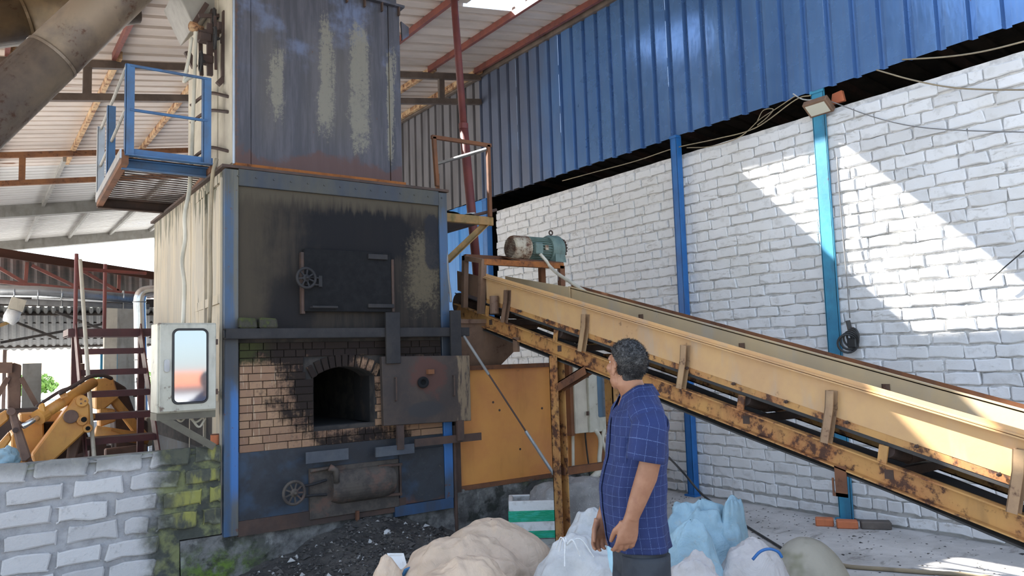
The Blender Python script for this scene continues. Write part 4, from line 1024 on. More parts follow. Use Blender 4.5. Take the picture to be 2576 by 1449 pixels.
MB().tube([NL + up * .5 + V3((.03, 0, -.03)), NR_ + up * .5 + V3((-.05, 0, -.03))], .012, 8).build('knee_rail', 'cage_blue', cg)
MB().tube([NL + up + V3((.0, 0, -.06)), FLc + up + V3((0, 0, -.06))], .013, 8).build('side_rail', 'truss_grey', cg)
MB().tube([NL + up * .5 + V3((.0, 0, -.03)), FLc + up * .45 + V3((0, 0, -.03))], .013, 8).build('side_rail', 'truss_grey', cg)
# ---------------------------------------------------------------- big flue pipes, upper left
def pipe_band(b, p, d, r, n=28): b.lathe(p - d * .012, d, [(0, r * 1.0), (0, r * 1.035), (.024, r * 1.035), (.024, r * 1.0)], n)
p0, p1 = at(-140, 400, 'Y', 6.9), at(420, -130, 'Y', 6.9)
R1 = .205; d = (p1 - p0).normalized()
t = thing('flue_pipe', 'large rust-mottled steel flue pipe slanting across the upper left corner', 'pipe', p0)
seam = at(130, 145, 'Y', 6.9)
MB().tube([p0 - d * 4.0, seam], R1, 32).build('pipe_section', 'duct_steel', t, smooth=True)
MB().tube([seam, p1 + d * .3], R1 * .985, 32).build('pipe_section', 'duct_steel', t, smooth=True)
b = MB(); pipe_band(b, seam, d, R1 * .985); b.build('joint_band', 'duct_steel', t)
p0, p1 = at(-260, 78, 'Y', 8.2), at(330, 0, 'Y', 8.2); d = (p1 - p0).normalized()
t = thing('exhaust_pipe', 'olive brown exhaust pipe running level behind the slanting flue pipe', 'pipe', p0)
seam = at(58, 45, 'Y', 8.2)
MB().tube([p0 - d * 5, seam], .235, 32).build('pipe_section', 'duct_olive', t, smooth=True)
MB().tube([seam, p1], .23, 32).build('pipe_section', 'duct_olive', t, smooth=True)
b = MB(); pipe_band(b, seam, d, .232); b.build('joint_band', 'duct_olive', t)
# pale chute beside the casing top
c = [at(442, -30, 'Y', 6.75), at(600, -30, 'Y', 6.75), at(540, 20, 'Y', 6.75), at(488, 66, 'Y', 6.75)]
tag(MB().prism(c, (0, .5, 0)).build('feed_chute', 'truss_grey', bevel=.006), 'grey sheet metal chute tapering down beside the casing top', 'chute')
# damper gear on the casing side
dg = thing('damper_gear', 'black damper gear with handwheels on the casing left side', 'gear', (1.66, 6.5, 3.9))
def sp(px, py, Y): return at(px, py, 'Y', Y)
for (xa, ya, xb, yb, w, Y) in ((568, 30, 565, 195, .055, 6.45), (565, 195, 548, 212, .045, 6.45), (527, 60, 528, 190, .045, 6.6), (541, 40, 543, 175, .02, 6.5), (503, 80, 507, 190, .03, 6.7), (500, 40, 560, 40, .03, 6.6), (495, 72, 560, 92, .03, 6.6), (470, 130, 490, 170, .05, 6.8), (488, 60, 520, 10, .04, 6.7), (538, 25, 538, 130, .05, 6.7), (555, 100, 585, 105, .05, 6.5)):
    MB().bar(sp(xa, ya, Y), sp(xb, yb, Y), w, w * .8, (0, 1, 0)).build('damper_bar', 'machine_dark', dg)
for (xa, ya, Y) in ((515, 95, 6.6), (520, 150, 6.6), (560, 70, 6.5)):
    p = sp(xa, ya, Y); MB().box(p.x - .05, p.x + .05, p.y - .04, p.y + .06, p.z - .035, p.z + .035).build('damper_block', 'machine_dark', dg, bevel=.008)
wheel(sp(541, 96, 6.38), (1, -.18, 0), .085, 'soot_plate', dg, spokes=6, r=.011)
wheel(sp(505, 154, 6.55), (1, -.12, 0), .080, 'soot_plate', dg, spokes=6, r=.011)
wheel(sp(538, 45, 6.6), (1, -.15, 0), .075, 'soot_plate', dg, spokes=6, r=.011)
p = sp(490, 68, 6.6); MB().lathe(p - V3((.05, 0, 0)), (1, 0, 0), [(0, .02), (.01, .04), (.06, .045), (.08, .025), (.12, .02)], 14).build('pipe_union', 'purlin_lit_beige', dg, smooth=True)
for py in (238, 282, 375):
    a = sp(505, py + 8, 6.9); e = sp(578, py + (6 if py != 282 else 0), 6.3)
    tag(MB().tube(crv([sp(480, py + 28, 7.0), a, sp(530, py - 4, 6.6), e], 6), .014, 8).build('hook_rung', 'machine_dark', smooth=True), {238: 'dark bent rung on the casing side below the handwheels, upper one', 282: 'dark bent rung on the casing side behind the blue post, middle one', 375: 'dark bent rung on the casing side at the platform floor, lowest one'}[py], 'rung', 'rungs on the casing side')
# white hose hanging beside the casing and conduits down the side panels
tag(MB().tube(crv([sp(492, 75, 6.6), sp(491, 130, 6.6), sp(488, 220, 6.6), sp(485, 300, 6.6), sp(482, 395, 6.6), sp(476, 480, 6.55), sp(465, 540, 6.5), sp(466, 600, 6.5), sp(458, 660, 6.45), sp(464, 720, 6.4), sp(461, 815, 6.35)], 6), .017, 8).build('hanging_hose', 'white_hose', smooth=True), 'long cream hose hanging from the damper gear down to the cabinet', 'hose')
tag(MB().tube(crv([sp(482, 95, 6.55), sp(474, 150, 6.5), sp(463, 203, 6.45), sp(470, 200, 6.45), sp(483, 194, 6.5)], 6), .014, 8).build('hose_loop', 'white_hose', smooth=True), 'short cream hose loop tied beside the hanging hose', 'hose')
tag(MB().tube(crv([sp(545, 400, 6.15), sp(535, 440, 6.12), sp(531, 520, 6.1), sp(529, 620, 6.1), sp(530, 720, 6.1), sp(527, 812, 6.1)], 6), .015, 8).build('conduit', 'cable_tan', smooth=True), 'tan conduit down the furnace corner to the cabinet', 'conduit')
# ---------------------------------------------------------------- control cabinet on the left
cc = thing('control_cabinet', 'rust-spotted cream control cabinet with window left of the furnace', 'cabinet', (1.31, 6.0, 1.28))
KY = 5.90
(xa, zt), (xb, zb) = F(398, 812, KY), F(545, 1032, KY); xc, _ = F(383, 900, KY + .25)
MB().box(xa, xb, KY + .02, KY + .25, zb, zt).build('cabinet_body', 'cabinet_cream', cc, bevel=.006)
dr = MB().box(xa + .012, xb - .004, KY, KY + .02, zb + .01, zt - .01).build('cabinet_door', 'cabinet_cream', cc, bevel=.004)
def rrect(x0, x1, z0, z1, r, n=6):
    P = []
    for cx, cz_, a0 in ((x1 - r, z1 - r, 0), (x0 + r, z1 - r, 90), (x0 + r, z0 + r, 180), (x1 - r, z0 + r, 270)):
        for k in range(n + 1): w = math.radians(a0 + 90 * k / n); P.append((cx + r * math.cos(w), cz_ + r * math.sin(w)))
    return P
(wx0, wz1), (wx1, wz0) = F(439, 832, KY), F(518, 1008, KY)
MB().prism([(x, KY - .013 + (z - wz0) * .0175, z) for x, z in rrect(wx0, wx1, wz0, wz1, .03)], (0, .003, 0)).build('window_pane', 'glass_pane', dr)
b = MB(); o_ = rrect(wx0 - .008, wx1 + .008, wz0 - .008, wz1 + .008, .036); b.tube([(x, KY - .002, z) for x, z in o_ + [o_[0]]], .009, 6); b.build('window_gasket', 'cable_black', dr)
x, z = F(419, 920, KY); MB().prism([(a, KY - .012, c_) for a, c_ in rrect(x - .018, x + .018, z - .045, z + .045, .017)], (0, .012, 0)).build('door_latch', 'galvanised', dr)
for py in (860, 985): x, z = F(546, py, KY); MB().box(x - .008, x + .006, KY - .004, KY + .03, z - .02, z + .02).build('door_hinge', 'rust_dark', cc)
MB().box(xa, xb, KY + .03, KY + .25, zb - .05, zb).build('shelf_angle', 'olive_steel', cc)
(x0, z0), (x1, z1) = F(405, 1050, KY + .03), F(540, 1125, KY + .03); MB().bar((x0, KY + .05, z0), (x1, KY + .05, z1), .035, .05).build('diagonal_strut', 'olive_steel', cc)
for k, (xs) in enumerate((((440, 1048), (455, 1060), (468, 1048)), ((475, 1046), (492, 1062), (515, 1046)), ((478, 1046), (500, 1074), (517, 1052)))):
    tag(MB().tube(crv([at(a, b_, 'Y', 6.06) for a, b_ in xs], 6), .009, 6).build('cable_loop', 'white_hose', smooth=True), ('white cable loop under the cabinet, leftmost', 'white cable loop under the cabinet, upper of the middle two', 'white cable loop under the cabinet, lowest')[k], 'cable', 'cable loops under the cabinet')
x, z = F(540, 1118, 6.08)
cn = thing('rusty_can', 'rusty orange tin can standing on the mossy wall end', 'can', (x, 6.08, 1.0))
MB().lathe((x, 6.08, 1.003), (0, 0, 1), [(0, .028), (.003, .030), (.082, .030), (.085, .027)], 18).build('can_body', 'clay_orange', cn)
MB().torus((x, 6.08, 1.086), (0, 0, 1), .030, .003, 18, 6).torus((x, 6.08, 1.008), (0, 0, 1), .030, .003, 18, 6).build('can_rim', 'rust_dark', cn)
MB().lathe((x, 6.08, 1.084), (0, 0, 1), [(0, .028), (.003, .028)], 18).build('can_lid', 'rust_dark', cn)
# ---------------------------------------------------------------- red stairs
st = thing('steel_stairs', 'dark red steel stairs with handrail between the yellow machine and the furnace', 'stairs', (1.25, 7.6, 0))
SX0, SX1 = .86, 1.42
yt = 8.35; zt = 1.99; ybm = 6.95; zbm = .30
def sY(z): return ybm + (yt - ybm) * (z - zbm) / (zt - zbm)
for X in (SX0, SX1): MB().bar((X, sY(-.0), .0), (X, yt, zt), .012, .15).build('stringer', 'dark_red', st)
for k in range(9):
    z = zt - .195 * (k + 1)
    if z < .1: break
    MB().box(SX0, SX1, sY(z) - .05, sY(z) + .16, z - .005, z).box(SX0, SX1, sY(z) - .055, sY(z) - .045, z - .055, z).build('tread', 'dark_red', st)
MB().box(SX0 - .06, SX1 + .12, yt - .02, yt + .42, zt - .07, zt - .062).box(SX0 - .06, SX1 + .12, yt - .03, yt - .02, zt - .075, zt + .0).box(SX0 - .06, SX0 - .05, yt - .02, yt + .42, zt - .075, zt).build('landing', 'dark_red', st)
MB().box(SX0, SX1 + .12, yt, yt + .42, zt - .062, zt - .055).build('landing_grate', 'rust_orange', st)
for (x, y) in ((SX0, yt), (SX0 + .30, yt + .40)): MB().tube([(x, y, zt - .05), (x, y, zt + .68)], .018, 8).build('rail_post', 'red_oxide', st)
MB().tube([(SX0, yt, zt + .70), (SX0 + .02, yt + .05, zt + .58), (SX1 + .12, yt + .40, zt + .60)], .018, 8).build('landing_rail', 'red_oxide', st)
MB().tube([(SX0 + .03, yt - .02, zt + .66), (SX0 + .045, sY(.75) + .1, .75 + .32), (SX0 + .045, sY(.2), .35)], .017, 8).build('handrail', 'pale_panel', st)
MB().tube([(SX0, yt - .02, zt), (SX0, yt, zt + .72)], .017, 8).build('rail_post', 'red_oxide', st)
for (x, y) in ((SX0 + .04, yt + .4), (SX1 + .08, yt + .4)): MB().box(x - .03, x + .03, y - .06, y, 0, zt - .06).build('landing_leg', 'dark_red', st)
# ---------------------------------------------------------------- small platform at the right of the furnace top
rp = thing('side_platform', 'rusty plank platform with bent railing on the furnace right side', 'platform', (4.0, 6.9, 2.9))
RY = 6.3; RYF = 7.75
(xa, zt), (xb, _) = F(1118, 538, RY), F(1242, 552, RY); zt = 3.0
MB().box(3.58, xb, RY, RY + .05, zt - .085, zt).build('front_plank', 'ply_mossy', rp, bevel=.005)
MB().box(3.58, xb - .02, RY + .05, RYF, zt - .035, zt - .01).build('deck_sheet', 'rust_dark', rp)
MB().box(3.58, xb, RYF, RYF + .05, zt - .085, zt).build('rear_plank', 'rust_dark', rp)
(x0, z0), (x1, z1) = F(1225, 562, RY), F(1128, 655, RY)
MB().angle((x0, RY + .02, z0), (x1, RY + .02, z1), .055, .007, (0, 1, 0)).build('knee_brace', 'ply_mossy', rp)
MB().angle((x0, RYF, z0), (x1, RYF, z1), .055, .007, (0, 1, 0)).build('knee_brace', 'rust_dark', rp)
(xl, zl), (xr, zr) = F(1090, 345, RY), F(1230, 366, RY); zbl = F(1098, 468, RY)[1]
MB().bar((xl + .005, RY, zl), (xl + .03, RY, zbl), .035, .035, (0, 1, 0)).build('rail_post', 'rust_plain', rp)
MB().bar((xr - .012, RY, zr), (xr - .012, RY, zt), .035, .035, (0, 1, 0)).build('rail_post', 'rust_plain', rp)
MB().bar((xl - .02, RY, zl), (xr + .02, RY, zr), .035, .035).build('top_rail', 'rust_plain', rp)
e = at(1102, 436, 'X', xr - .02 - .0)
q = at(1100, 437, 'Y', 7.5)
MB().tube([(xr - .02, RY, zr - .04), (xr - .20, RY + .75, zr - .05), q], .019, 8).build('side_rail', 'galvanised', rp)
MB().bar(q, (q.x, q.y, zt), .035, .035, (0, 1, 0)).build('rail_post', 'rust_plain', rp)
p = at(1188, 530, 'Y', RY + .15)
bo = MB().lathe((p.x - .04, RY + .2, zt + .032), (1, -.3, .12), [(0, .015), (.004, .026), (.05, .030), (.085, .030), (.10, .018), (.115, .016)], 16).build('plastic_bottle', 'foam_dirty', smooth=True)
tag(bo, 'dusty plastic bottle lying on the small rusty platform', 'bottle')
p0, p1 = at(1192, 550, 'Y', RY + .1), at(1238, 528, 'Y', RY + .1)
tag(MB().tube([(p0.x, RY + .1, zt + .02), (p1.x + .02, RY + .05, zt + .09)], .016, 8).build('steel_rod', 'machine_dark'), 'dark steel rod lying across the small rusty platform', 'rod')
tag(MB().grid(lambda u, v: (3.60 + u * .62, RY + .12 + v * .5, zt + .02 + .03 * fbm((u * 4, v * 4, 2)) + .05 * (1 - u)), 12, 8).build('tar_sheet', 'cable_black', fix=False), 'crumpled black sheet on the small rusty platform', 'sheet')
# red pipe to the roof
rpipe = thing('red_pipe', 'dull red pipe rising from the platform to the roof', 'pipe', (4.5, 7.0, 2.0))
a, b_, c = at(1207, 760, 'Y', 7.0), at(1166, 318, 'Y', 7.0), at(1138, -60, 'Y', 7.0)
MB().tube([a, b_], .050, 14).build('lower_length', 'red_oxide', rpipe, smooth=True)
MB().tube([b_ - V3((0, 0, .03)), b_ + V3((0, 0, .03))], .052, 14).build('coupling', 'red_oxide', rpipe)
MB().tube([b_, c], .040, 14).build('upper_length', 'red_oxide', rpipe, smooth=True)
# thin cable on furnace corner
tag(MB().tube(crv([at(1122, 600, 'Y', 5.99), at(1127, 690, 'Y', 5.98), at(1133, 740, 'Y', 5.98), at(1134, 760, 'Y', 5.98)], 6), .012, 6).build('corner_cable', 'cable_grey', smooth=True), 'grey cable down the furnace right corner', 'cable')
# slanting strut in front of the orange housing: bare ends, dark middle
ss = thing('slanting_strut', 'thin grey rod slanting across the orange housing', 'rod', at(1390, 1192, 'Y', 5.7))
a, d = at(1162, 838, 'Y', 5.92), at(1393, 1193, 'Y', 5.4)
MB().tube([a, a.lerp(d, .30)], .013, 8).build('rod_end', 'cable_grey', ss)
MB().tube([a.lerp(d, .30), a.lerp(d, .70)], .008, 8).build('rod_core', 'machine_dark', ss)
MB().tube([a.lerp(d, .70), d], .015, 8).build('rod_end', 'galvanised', ss)
# ---------------------------------------------------------------- second cabinet behind the conveyor leg
c2 = thing('switch_cabinet', 'pale grey switch cabinet with window behind the man', 'cabinet', at(1500, 1080, 'Y', 5.9))
KY2 = 5.80; (xa, zt2), (xb, zb2) = F(1478, 900, KY2), F(1580, 1078, KY2)
MB().box(xa - .16, xb, KY2 + .03, KY2 + .25, zb2, zt2).build('cabinet_body', 'pale_panel', c2, bevel=.005)
MB().box(xa - .20, xa - .15, KY2 + .05, KY2 + .27, zb2 - .02, zt2).build('cabinet_side', 'rust_plain', c2)
d2 = MB().box(xa, xb, KY2, KY2 + .03, zb2, zt2).build('cabinet_door', 'cabinet_cream', c2, bevel=.004)
(wx0, wz0), (wx1, _) = F(1505, 1050, KY2), F(1560, 1050, KY2); MB().prism([(x, KY2 - .004, z) for x, z in rrect(wx0, wx1, wz0, zt2 - .06, .02)], (0, .004, 0)).build('window_pane', 'glass_pane', d2)
for py in (945, 1040): x, z = F(1479, py, KY2); MB().box(x - .012, x + .006, KY2 - .008, KY2 + .01, z - .02, z + .02).build('door_hinge', 'rust_dark', d2)
hz = 0
for k, (pts, r, m, lab) in enumerate((
    (((1442, 1190), (1440, 1020), (1434, 960), (1436, 900), (1430, 870)), .016, 'white_hose', 'white conduit rising beside the rusty conveyor leg'),
    (((1497, 1080), (1510, 1105), (1508, 1150), (1505, 1190), (1470, 1235)), .022, 'white_hose', 'white hose bundle falling from the switch cabinet, left strand'),
    (((1520, 1080), (1515, 1110), (1526, 1140), (1523, 1185), (1490, 1240)), .022, 'white_hose', 'white hose bundle falling from the switch cabinet, right strand'),
    (((1478, 950), (1472, 1080), (1482, 1180), (1488, 1240)), .008, 'cable_black', 'thin dark cable hanging past the switch cabinet'))):
    tag(MB().tube(crv([at(a, b_, 'Y', 6.02 if k in (0, 3) else 5.80) for a, b_ in pts], 6), r, 8).build('conduit_hose', m, smooth=True), lab, 'hose')
for k, (a, b_) in enumerate((((1450, 1242), (1515, 1180)), ((1470, 1245), (1530, 1195)))):
    tag(MB().tube([at(*a, 'Y', 5.6), at(*b_, 'Y', 5.7), at(b_[0] + 25, b_[1] - 20, 'Y', 5.75)], .034, 12).build('drain_pipe', 'white_hose', smooth=True), ('fat white pipe end behind the conveyor leg, upper one', 'fat white pipe end behind the conveyor leg, lower one')[k], 'pipe')
# ---------------------------------------------------------------- foam box with green tape, rough concrete lump
FC = atd(1279, 1262, 6.75); FCB = V3((FC.x, FC.y, 0)); fzt = FC.z
_rh = V3((math.cos(YAW), -math.sin(YAW), 0)); _fh = V3((math.sin(YAW), math.cos(YAW), 0))
fx = thing('foam_box', 'dirty white foam box bound with green tape behind the sacks', 'box', FCB + _rh * .24 + _fh * .18)
def fbx(b, r0, r1, f0, f1, z0, z1):
    P_ = lambda r, f, z: FCB + _rh * r + _fh * f + V3((0, 0, z))
    return b.hexa([P_(r0, f0, z0), P_(r1, f0, z0), P_(r1, f1, z0), P_(r0, f1, z0), P_(r0, f0, z1), P_(r1, f0, z1), P_(r1, f1, z1), P_(r0, f1, z1)])
BW, D, w = .52, .34, .035; b = MB()
fbx(b, 0, BW, 0, w, .005, fzt); fbx(b, 0, BW, D - w, D, .005, fzt); fbx(b, 0, w, w, D - w, .005, fzt); fbx(b, BW - w, BW, w, D - w, .005, fzt)
b.build('box_walls', 'foam_white', fx, bevel=.006)
fbx(MB(), w, BW - w, w, D - w, .005, .04).build('box_floor', 'foam_dirty', fx)
b = MB(); fbx(b, w, BW - w, D - w - .004, D - w, .04, fzt - .01); fbx(b, w, w + .004, w, D - w, .04, fzt - .01); b.build('box_lining', 'foam_dirty', fx)
for py0, py1 in ((1284, 1311), (1334, 1354)):
    za_, zb_ = atd(1340, py0, 6.75).z, atd(1340, py1, 6.75).z; e = .004
    if zb_ < .01: zb_ = .01
    b = MB(); fbx(b, -e, BW + e, -e, 0, zb_, za_); fbx(b, -e, 0, 0, D, zb_, za_); fbx(b, BW, BW + e, 0, D, zb_, za_); fbx(b, -e, BW + e, D, D + e, zb_, za_); b.build('green_tape', 'tape_green', fx)
def lump(name, m, c, sx_, sy_, sz_, seed, amp=.18, f=2.2, n=40, flat=0.0, lab='', cat='', sq=2.0, rot=0, parent=None, ridge=.0, smooth=True, bld=True):
    b = MB(); c = V3(c); cr, sr = math.cos(rot), math.sin(rot)
    def sp_(v): return math.copysign(abs(v) ** (2 / sq), v)
    def fn(u, v):
        th = 2 * math.pi * u; ph = math.pi * (v - .5); cx_ = sp_(math.cos(ph)) * sp_(math.cos(th)); cy_ = sp_(math.cos(ph)) * sp_(math.sin(th)); cz_ = sp_(math.sin(ph))
        q = V3((cx_ * sx_, cy_ * sy_, cz_ * sz_)); nq = V3((cx_, cy_, cz_)).normalized()
        k = amp * fbm((nq.x * f + seed, nq.y * f, nq.z * f), 5)
        if ridge:
            r1 = mnoise.noise(V3((q.x * 5 + seed, q.y * 5, q.z * 5))); r2 = mnoise.noise(V3((q.x * 11 + seed, q.y * 11, q.z * 11 + 4)))
            r3 = mnoise.noise(V3((q.x * 24, q.y * 24 + seed, q.z * 24)))
            k += ridge * (.6 * (1 - 2 * abs(r1)) + .32 * (1 - 2 * abs(r2)) + .14 * (1 - 2 * abs(r3)) - .5)
        q = q * (1 + k); q = V3((q.x * cr - q.y * sr, q.x * sr + q.y * cr, q.z)) + c
        if q.z < flat: q.z = flat + (q.z - flat) * .02
        return q
    b.grid(fn, n * 2, n, True)
    if not bld: return b
    o = b.build(name, m, parent, smooth=smooth, fix=False)
    if lab: tag(o, lab, cat)
    return o
p = at(1480, 1330, 'Y', 5.1)
cl = MB().grid(lambda u, v: (0, 0, 0), 1, 1); cl = MB()
x0, zt4 = F(1432, 1240, 5.15); x1, _ = F(1560, 1270, 5.15)
lump('concrete_lump', 'rough_concrete', ((x0 + x1) / 2 + .12, 5.62, .19), .40, .20, .25, 4.2, .10, 2.5, 36, .004, 'rough grey concrete lump behind the white sack', 'concrete', 4.0)
# ---------------------------------------------------------------- ash heap with debris
def ash_h(x, y):
    d = max(0.0, (YF - .0 - y)); w = math.exp(-((x - 2.75) / .62) ** 2)
    h = .24 * w * max(0, 1 - d / 1.25) ** 1.3 + .08 * max(0, 1 - d / 1.5) * math.exp(-((x - 2.6) / 1.1) ** 4)
    return max(0, h + (.025 * fbm((x * 5, y * 5, 0)) + .012 * fbm((x * 18, y * 18, 3))) * min(1, h * 12)) - .006
ah = MB().grid(lambda u, v: (1.35 + u * 2.35, 4.3 + v * 1.72, ash_h(1.35 + u * 2.35, 4.3 + v * 1.72)), 120, 90).build('ash_heap', 'ash', smooth=True, fix=False)
tag(ah, 'heap of dark ash and cinders spilling from the furnace', 'ash'); ah['kind'] = 'stuff'
b = MB(); rr = random.Random(21)
for k in range(2600):
    x = rr.gauss(2.6, .55); y = YF - abs(rr.gauss(.7, .42)) - .02
    if not (1.4 < x < 3.7 and 4.2 < y < 5.98): continue
    s_ = rr.uniform(.006, .02) * (2.0 if rr.random() < .06 else 1); z = max(0, ash_h(x, y)) + s_ * .3
    a = rr.uniform(0, 6.3); t_ = [V3((math.cos(a + j * 2.09) * s_ * rr.uniform(.6, 1.4), math.sin(a + j * 2.09) * s_ * rr.uniform(.6, 1.4), rr.uniform(-.3, .2) * s_)) + V3((x, y, z)) for j in range(3)]
    t_.append(V3((x, y, z + s_ * rr.uniform(.5, 1.0)))); b.add(t_, [(0, 1, 3), (1, 2, 3), (2, 0, 3), (0, 2, 1)])
o = b.build('ash_debris', 'ash_chunk', fix=False); o['kind'] = 'stuff'; tag(o, 'cinders and pale scraps scattered over the ash heap', 'debris')
b = MB(); rr = random.Random(8)
for k in range(900):
    x = rr.uniform(4.2, 6.6); y = rr.uniform(2.2, 6.2); s_ = rr.uniform(.004, .014) * (1.8 if rr.random() < .05 else 1); a = rr.uniform(0, 6.3)
    t_ = [V3((x + math.cos(a + j * 2.09) * s_ * rr.uniform(.6, 1.8), y + math.sin(a + j * 2.09) * s_, .001)) for j in range(3)] + [V3((x, y, .001 + s_ * .35))]
    b.add(t_, [(0, 1, 3), (1, 2, 3), (2, 0, 3)])
o = b.build('floor_litter', 'ash_chunk', fix=False); o['kind'] = 'stuff'; tag(o, 'small chips and litter scattered on the concrete floor', 'litter')
# white bag scraps and foam bits on the ash
for k, (px, py, sx_, lab) in enumerate(((800, 1385, .055, 'white plastic scrap on the ash heap'), (840, 1402, .075, 'crumpled pale plastic bag on the ash heap'), (975, 1325, .03, 'small pale scrap near the furnace foot'))):
    y = 5.25 if k < 2 else 5.7; p = at(px, py, 'Y', y); z = ash_h(p.x, y)
    lump('plastic_scrap', 'sack_white', (p.x, y, z + .015), sx_, sx_ * .6, .02, k * 3.1, .3, 2, 14, z - .02, lab, 'scrap', ridge=.4)
p = at(700, 1440, 'Y', 5.0); tag(MB().bar((p.x - .02, 5.0, ash_h(p.x, 5.0) + .02), (p.x + .12, 4.98, ash_h(p.x + .1, 5) + .012), .02, .006).build('white_stick', 'foam_white'), 'white stick lying at the foot of the ash heap', 'stick')
wd = thing('weed', 'small green weed sprouting from the ash heap', 'weed', at(1000, 1395, 'Y', 5.2))
p = V3((at(1000, 1395, 'Y', 5.2).x, 5.2, ash_h(at(1000, 1395, 'Y', 5.2).x, 5.2)))
for k in range(5):
    w = k * 1.25; d = V3((math.cos(w), math.sin(w), .9)).normalized(); s_ = V3((-math.sin(w), math.cos(w), 0))
    MB().add([p, p + d * .025 + s_ * .014, p + d * .055 - V3((0, 0, .012)), p + d * .025 - s_ * .014], [(0, 1, 2, 3)]).build('leaf', 'leaf', wd)
# ---------------------------------------------------------------- sacks in the foreground
import numpy as np
def crumple(q, seed, f):
    d, _ = mnoise.voronoi(q * f + V3((seed, seed * .7, seed * .3)))
    return d[1] - d[0]
def bag(name, m, x0, x1, ytop, dep, seed, lab, dy=.62, amp=.10, cr=.10, sq=2.3, n=72, foot=0.0, rot=None, zb=None, cf=3.2, nc=110, fold_=1.5):
    """slumped cloth sack: spans the sight lines x0..x1 at its own depth, top at the sight line ytop"""
    xm = (x0 + x1) / 2; t = atd(xm, ytop, dep); hw = (x1 - x0) / 2 / FPX * dep; zt = t.z
    ang = -YAW if rot is None else rot
    c = V3((t.x, t.y, (zt + foot) / 2)); cr_, sr = math.cos(ang), math.sin(ang); b = MB(); sz = (zt - foot) / 2
    def sp_(v): return math.copysign(abs(v) ** (2 / sq), v)
    def fn(u, v):
        th = 2 * math.pi * u; ph = math.pi * (v - .5)
        cx_ = sp_(math.cos(ph)) * sp_(math.cos(th)); cy_ = sp_(math.cos(ph)) * sp_(math.sin(th)); cz_ = sp_(math.sin(ph))
        lean = 1 - .28 * max(0, cz_)            # narrower towards the top, spread at the foot
        q = V3((cx_ * hw * lean, cy_ * hw * dy * lean, cz_ * sz)); nq = V3((cx_, cy_, cz_))
        qq = q + V3((mnoise.noise(q * 4 + V3((seed, 0, 0))), mnoise.noise(q * 4 + V3((0, seed, 0))), 0)) * .05
        k = amp * fbm(nq * 1.5 + V3((seed, 0, seed)), 3) + -cr * (min(.5, crumple(V3((qq.x, qq.y, qq.z * .7)), seed, cf)) - .25) - cr * .5 * (min(.5, crumple(qq, seed + 5, cf * 2.2)) - .25)
        k += cr * .35 * math.sin(qq.x * 30 + qq.z * 22 + 5 * mnoise.noise(q * 5)) * max(0, .3 + .7 * mnoise.noise(q * 3 + V3((9, seed, 0))))
        q = q * (1 + k) if cz_ < .92 else q * (1 + k * .6)
        q = V3((q.x * cr_ - q.y * sr, q.x * sr + q.y * cr_, q.z)) + c
        if q.z < foot + .004: q.z = foot + .004
        return q
    b.grid(fn, n * 2, n, True)
    P = np.array([tuple(v) for v in b.v]); C0 = np.array(tuple(c)); N_ = P - C0; N_ /= np.linalg.norm(N_, axis=1)[:, None] + 1e-9
    rg = np.random.default_rng(int(seed * 10)); H = np.zeros(len(P))
    for k in range(nc):                 # creases: sharp ridges of limited length lying on the cloth
        i = rg.integers(len(P)); t_ = rg.normal(size=3); t_ -= N_[i] * t_.dot(N_[i]); t_[2] *= 1.3; t_ /= np.linalg.norm(t_) + 1e-9
        D = P - P[i]; s_ = D @ t_; r_ = np.linalg.norm(D - s_[:, None] * t_, axis=1); L = hw * rg.uniform(.25, .8); w_ = hw * rg.uniform(.05, .13)
        H += rg.choice([1, 1, -.8]) * w_ * .42 * np.clip(1 - r_ / w_, 0, 1) ** 1.2 * np.clip(1 - (s_ / L) ** 2, 0, 1)
    H = .11 * hw * np.tanh(H / (.11 * hw))
    P = P + N_ * (H * np.clip((P[:, 2] - foot) / .03, 0, 1) * fold_)[:, None]
    P[:, 2] = np.maximum(P[:, 2], foot + .004); b.v = [V3(p_) for p_ in P]
    o = b.build(name, m, smooth=True, fix=False); tag(o, lab, 'sack')
    md = o.modifiers.new('soften', 'SMOOTH'); md.factor = .5; md.iterations = 4
    return o
bag('burlap_sack', 'sack_tan', 1080, 1392, 1312, 4.9, 1.7, 'tall tan woven sack slumped before the foam box', amp=.05, cr=.06, cf=2.2, nc=55, fold_=.8)
bag('burlap_sack', 'sack_tan', 985, 1330, 1352, 4.5, 5.3, 'flat tan woven sack with stained folds left of the taller sack', amp=.09, cr=.10, nc=80, fold_=1.0)
bag('burlap_sack', 'sack_tan', 1020, 1320, 1402, 4.05, 9.1, 'tan woven sack lying at the bottom edge of the picture', amp=.07, cr=.09, nc=80, fold_=1.0)
bag('burlap_sack', 'sack_tan', 925, 1020, 1398, 4.35, 3.3, 'small tan sack corner beside the foam tray on the ash', n=36, cr=.14)
s5 = bag('woven_sack', 'sack_white', 1335, 1575, 1352, 4.2, 2.2, 'white woven sack with frayed drawstring left of the man', amp=.12, cr=.24, n=64)
bag('woven_sack', 'sack_white', 1395, 1600, 1288, 4.75, 12.2, 'white woven sack bulging behind the drawstring sack', amp=.08, cr=.12)
gb_ = bag('tarpaulin_sack', 'sack_blue', 1630, 1895, 1275, 4.7, 6.6, 'pale blue woven sack heaped behind the man', amp=.16, cr=.26, n=64)
bag('tarpaulin_sack', 'sack_blue', 1792, 1892, 1262, 4.62, 16.6, 'pale blue sack mouth standing up from the blue heap', dy=.8, amp=.18, cr=.30, n=44, rot=.2)
bag('tarpaulin_sack', 'sack_blue', 1660, 1815, 1318, 4.25, 26.6, 'rolled pale blue sack lying against the blue heap beside the man', dy=.6, amp=.12, cr=.22, n=44)
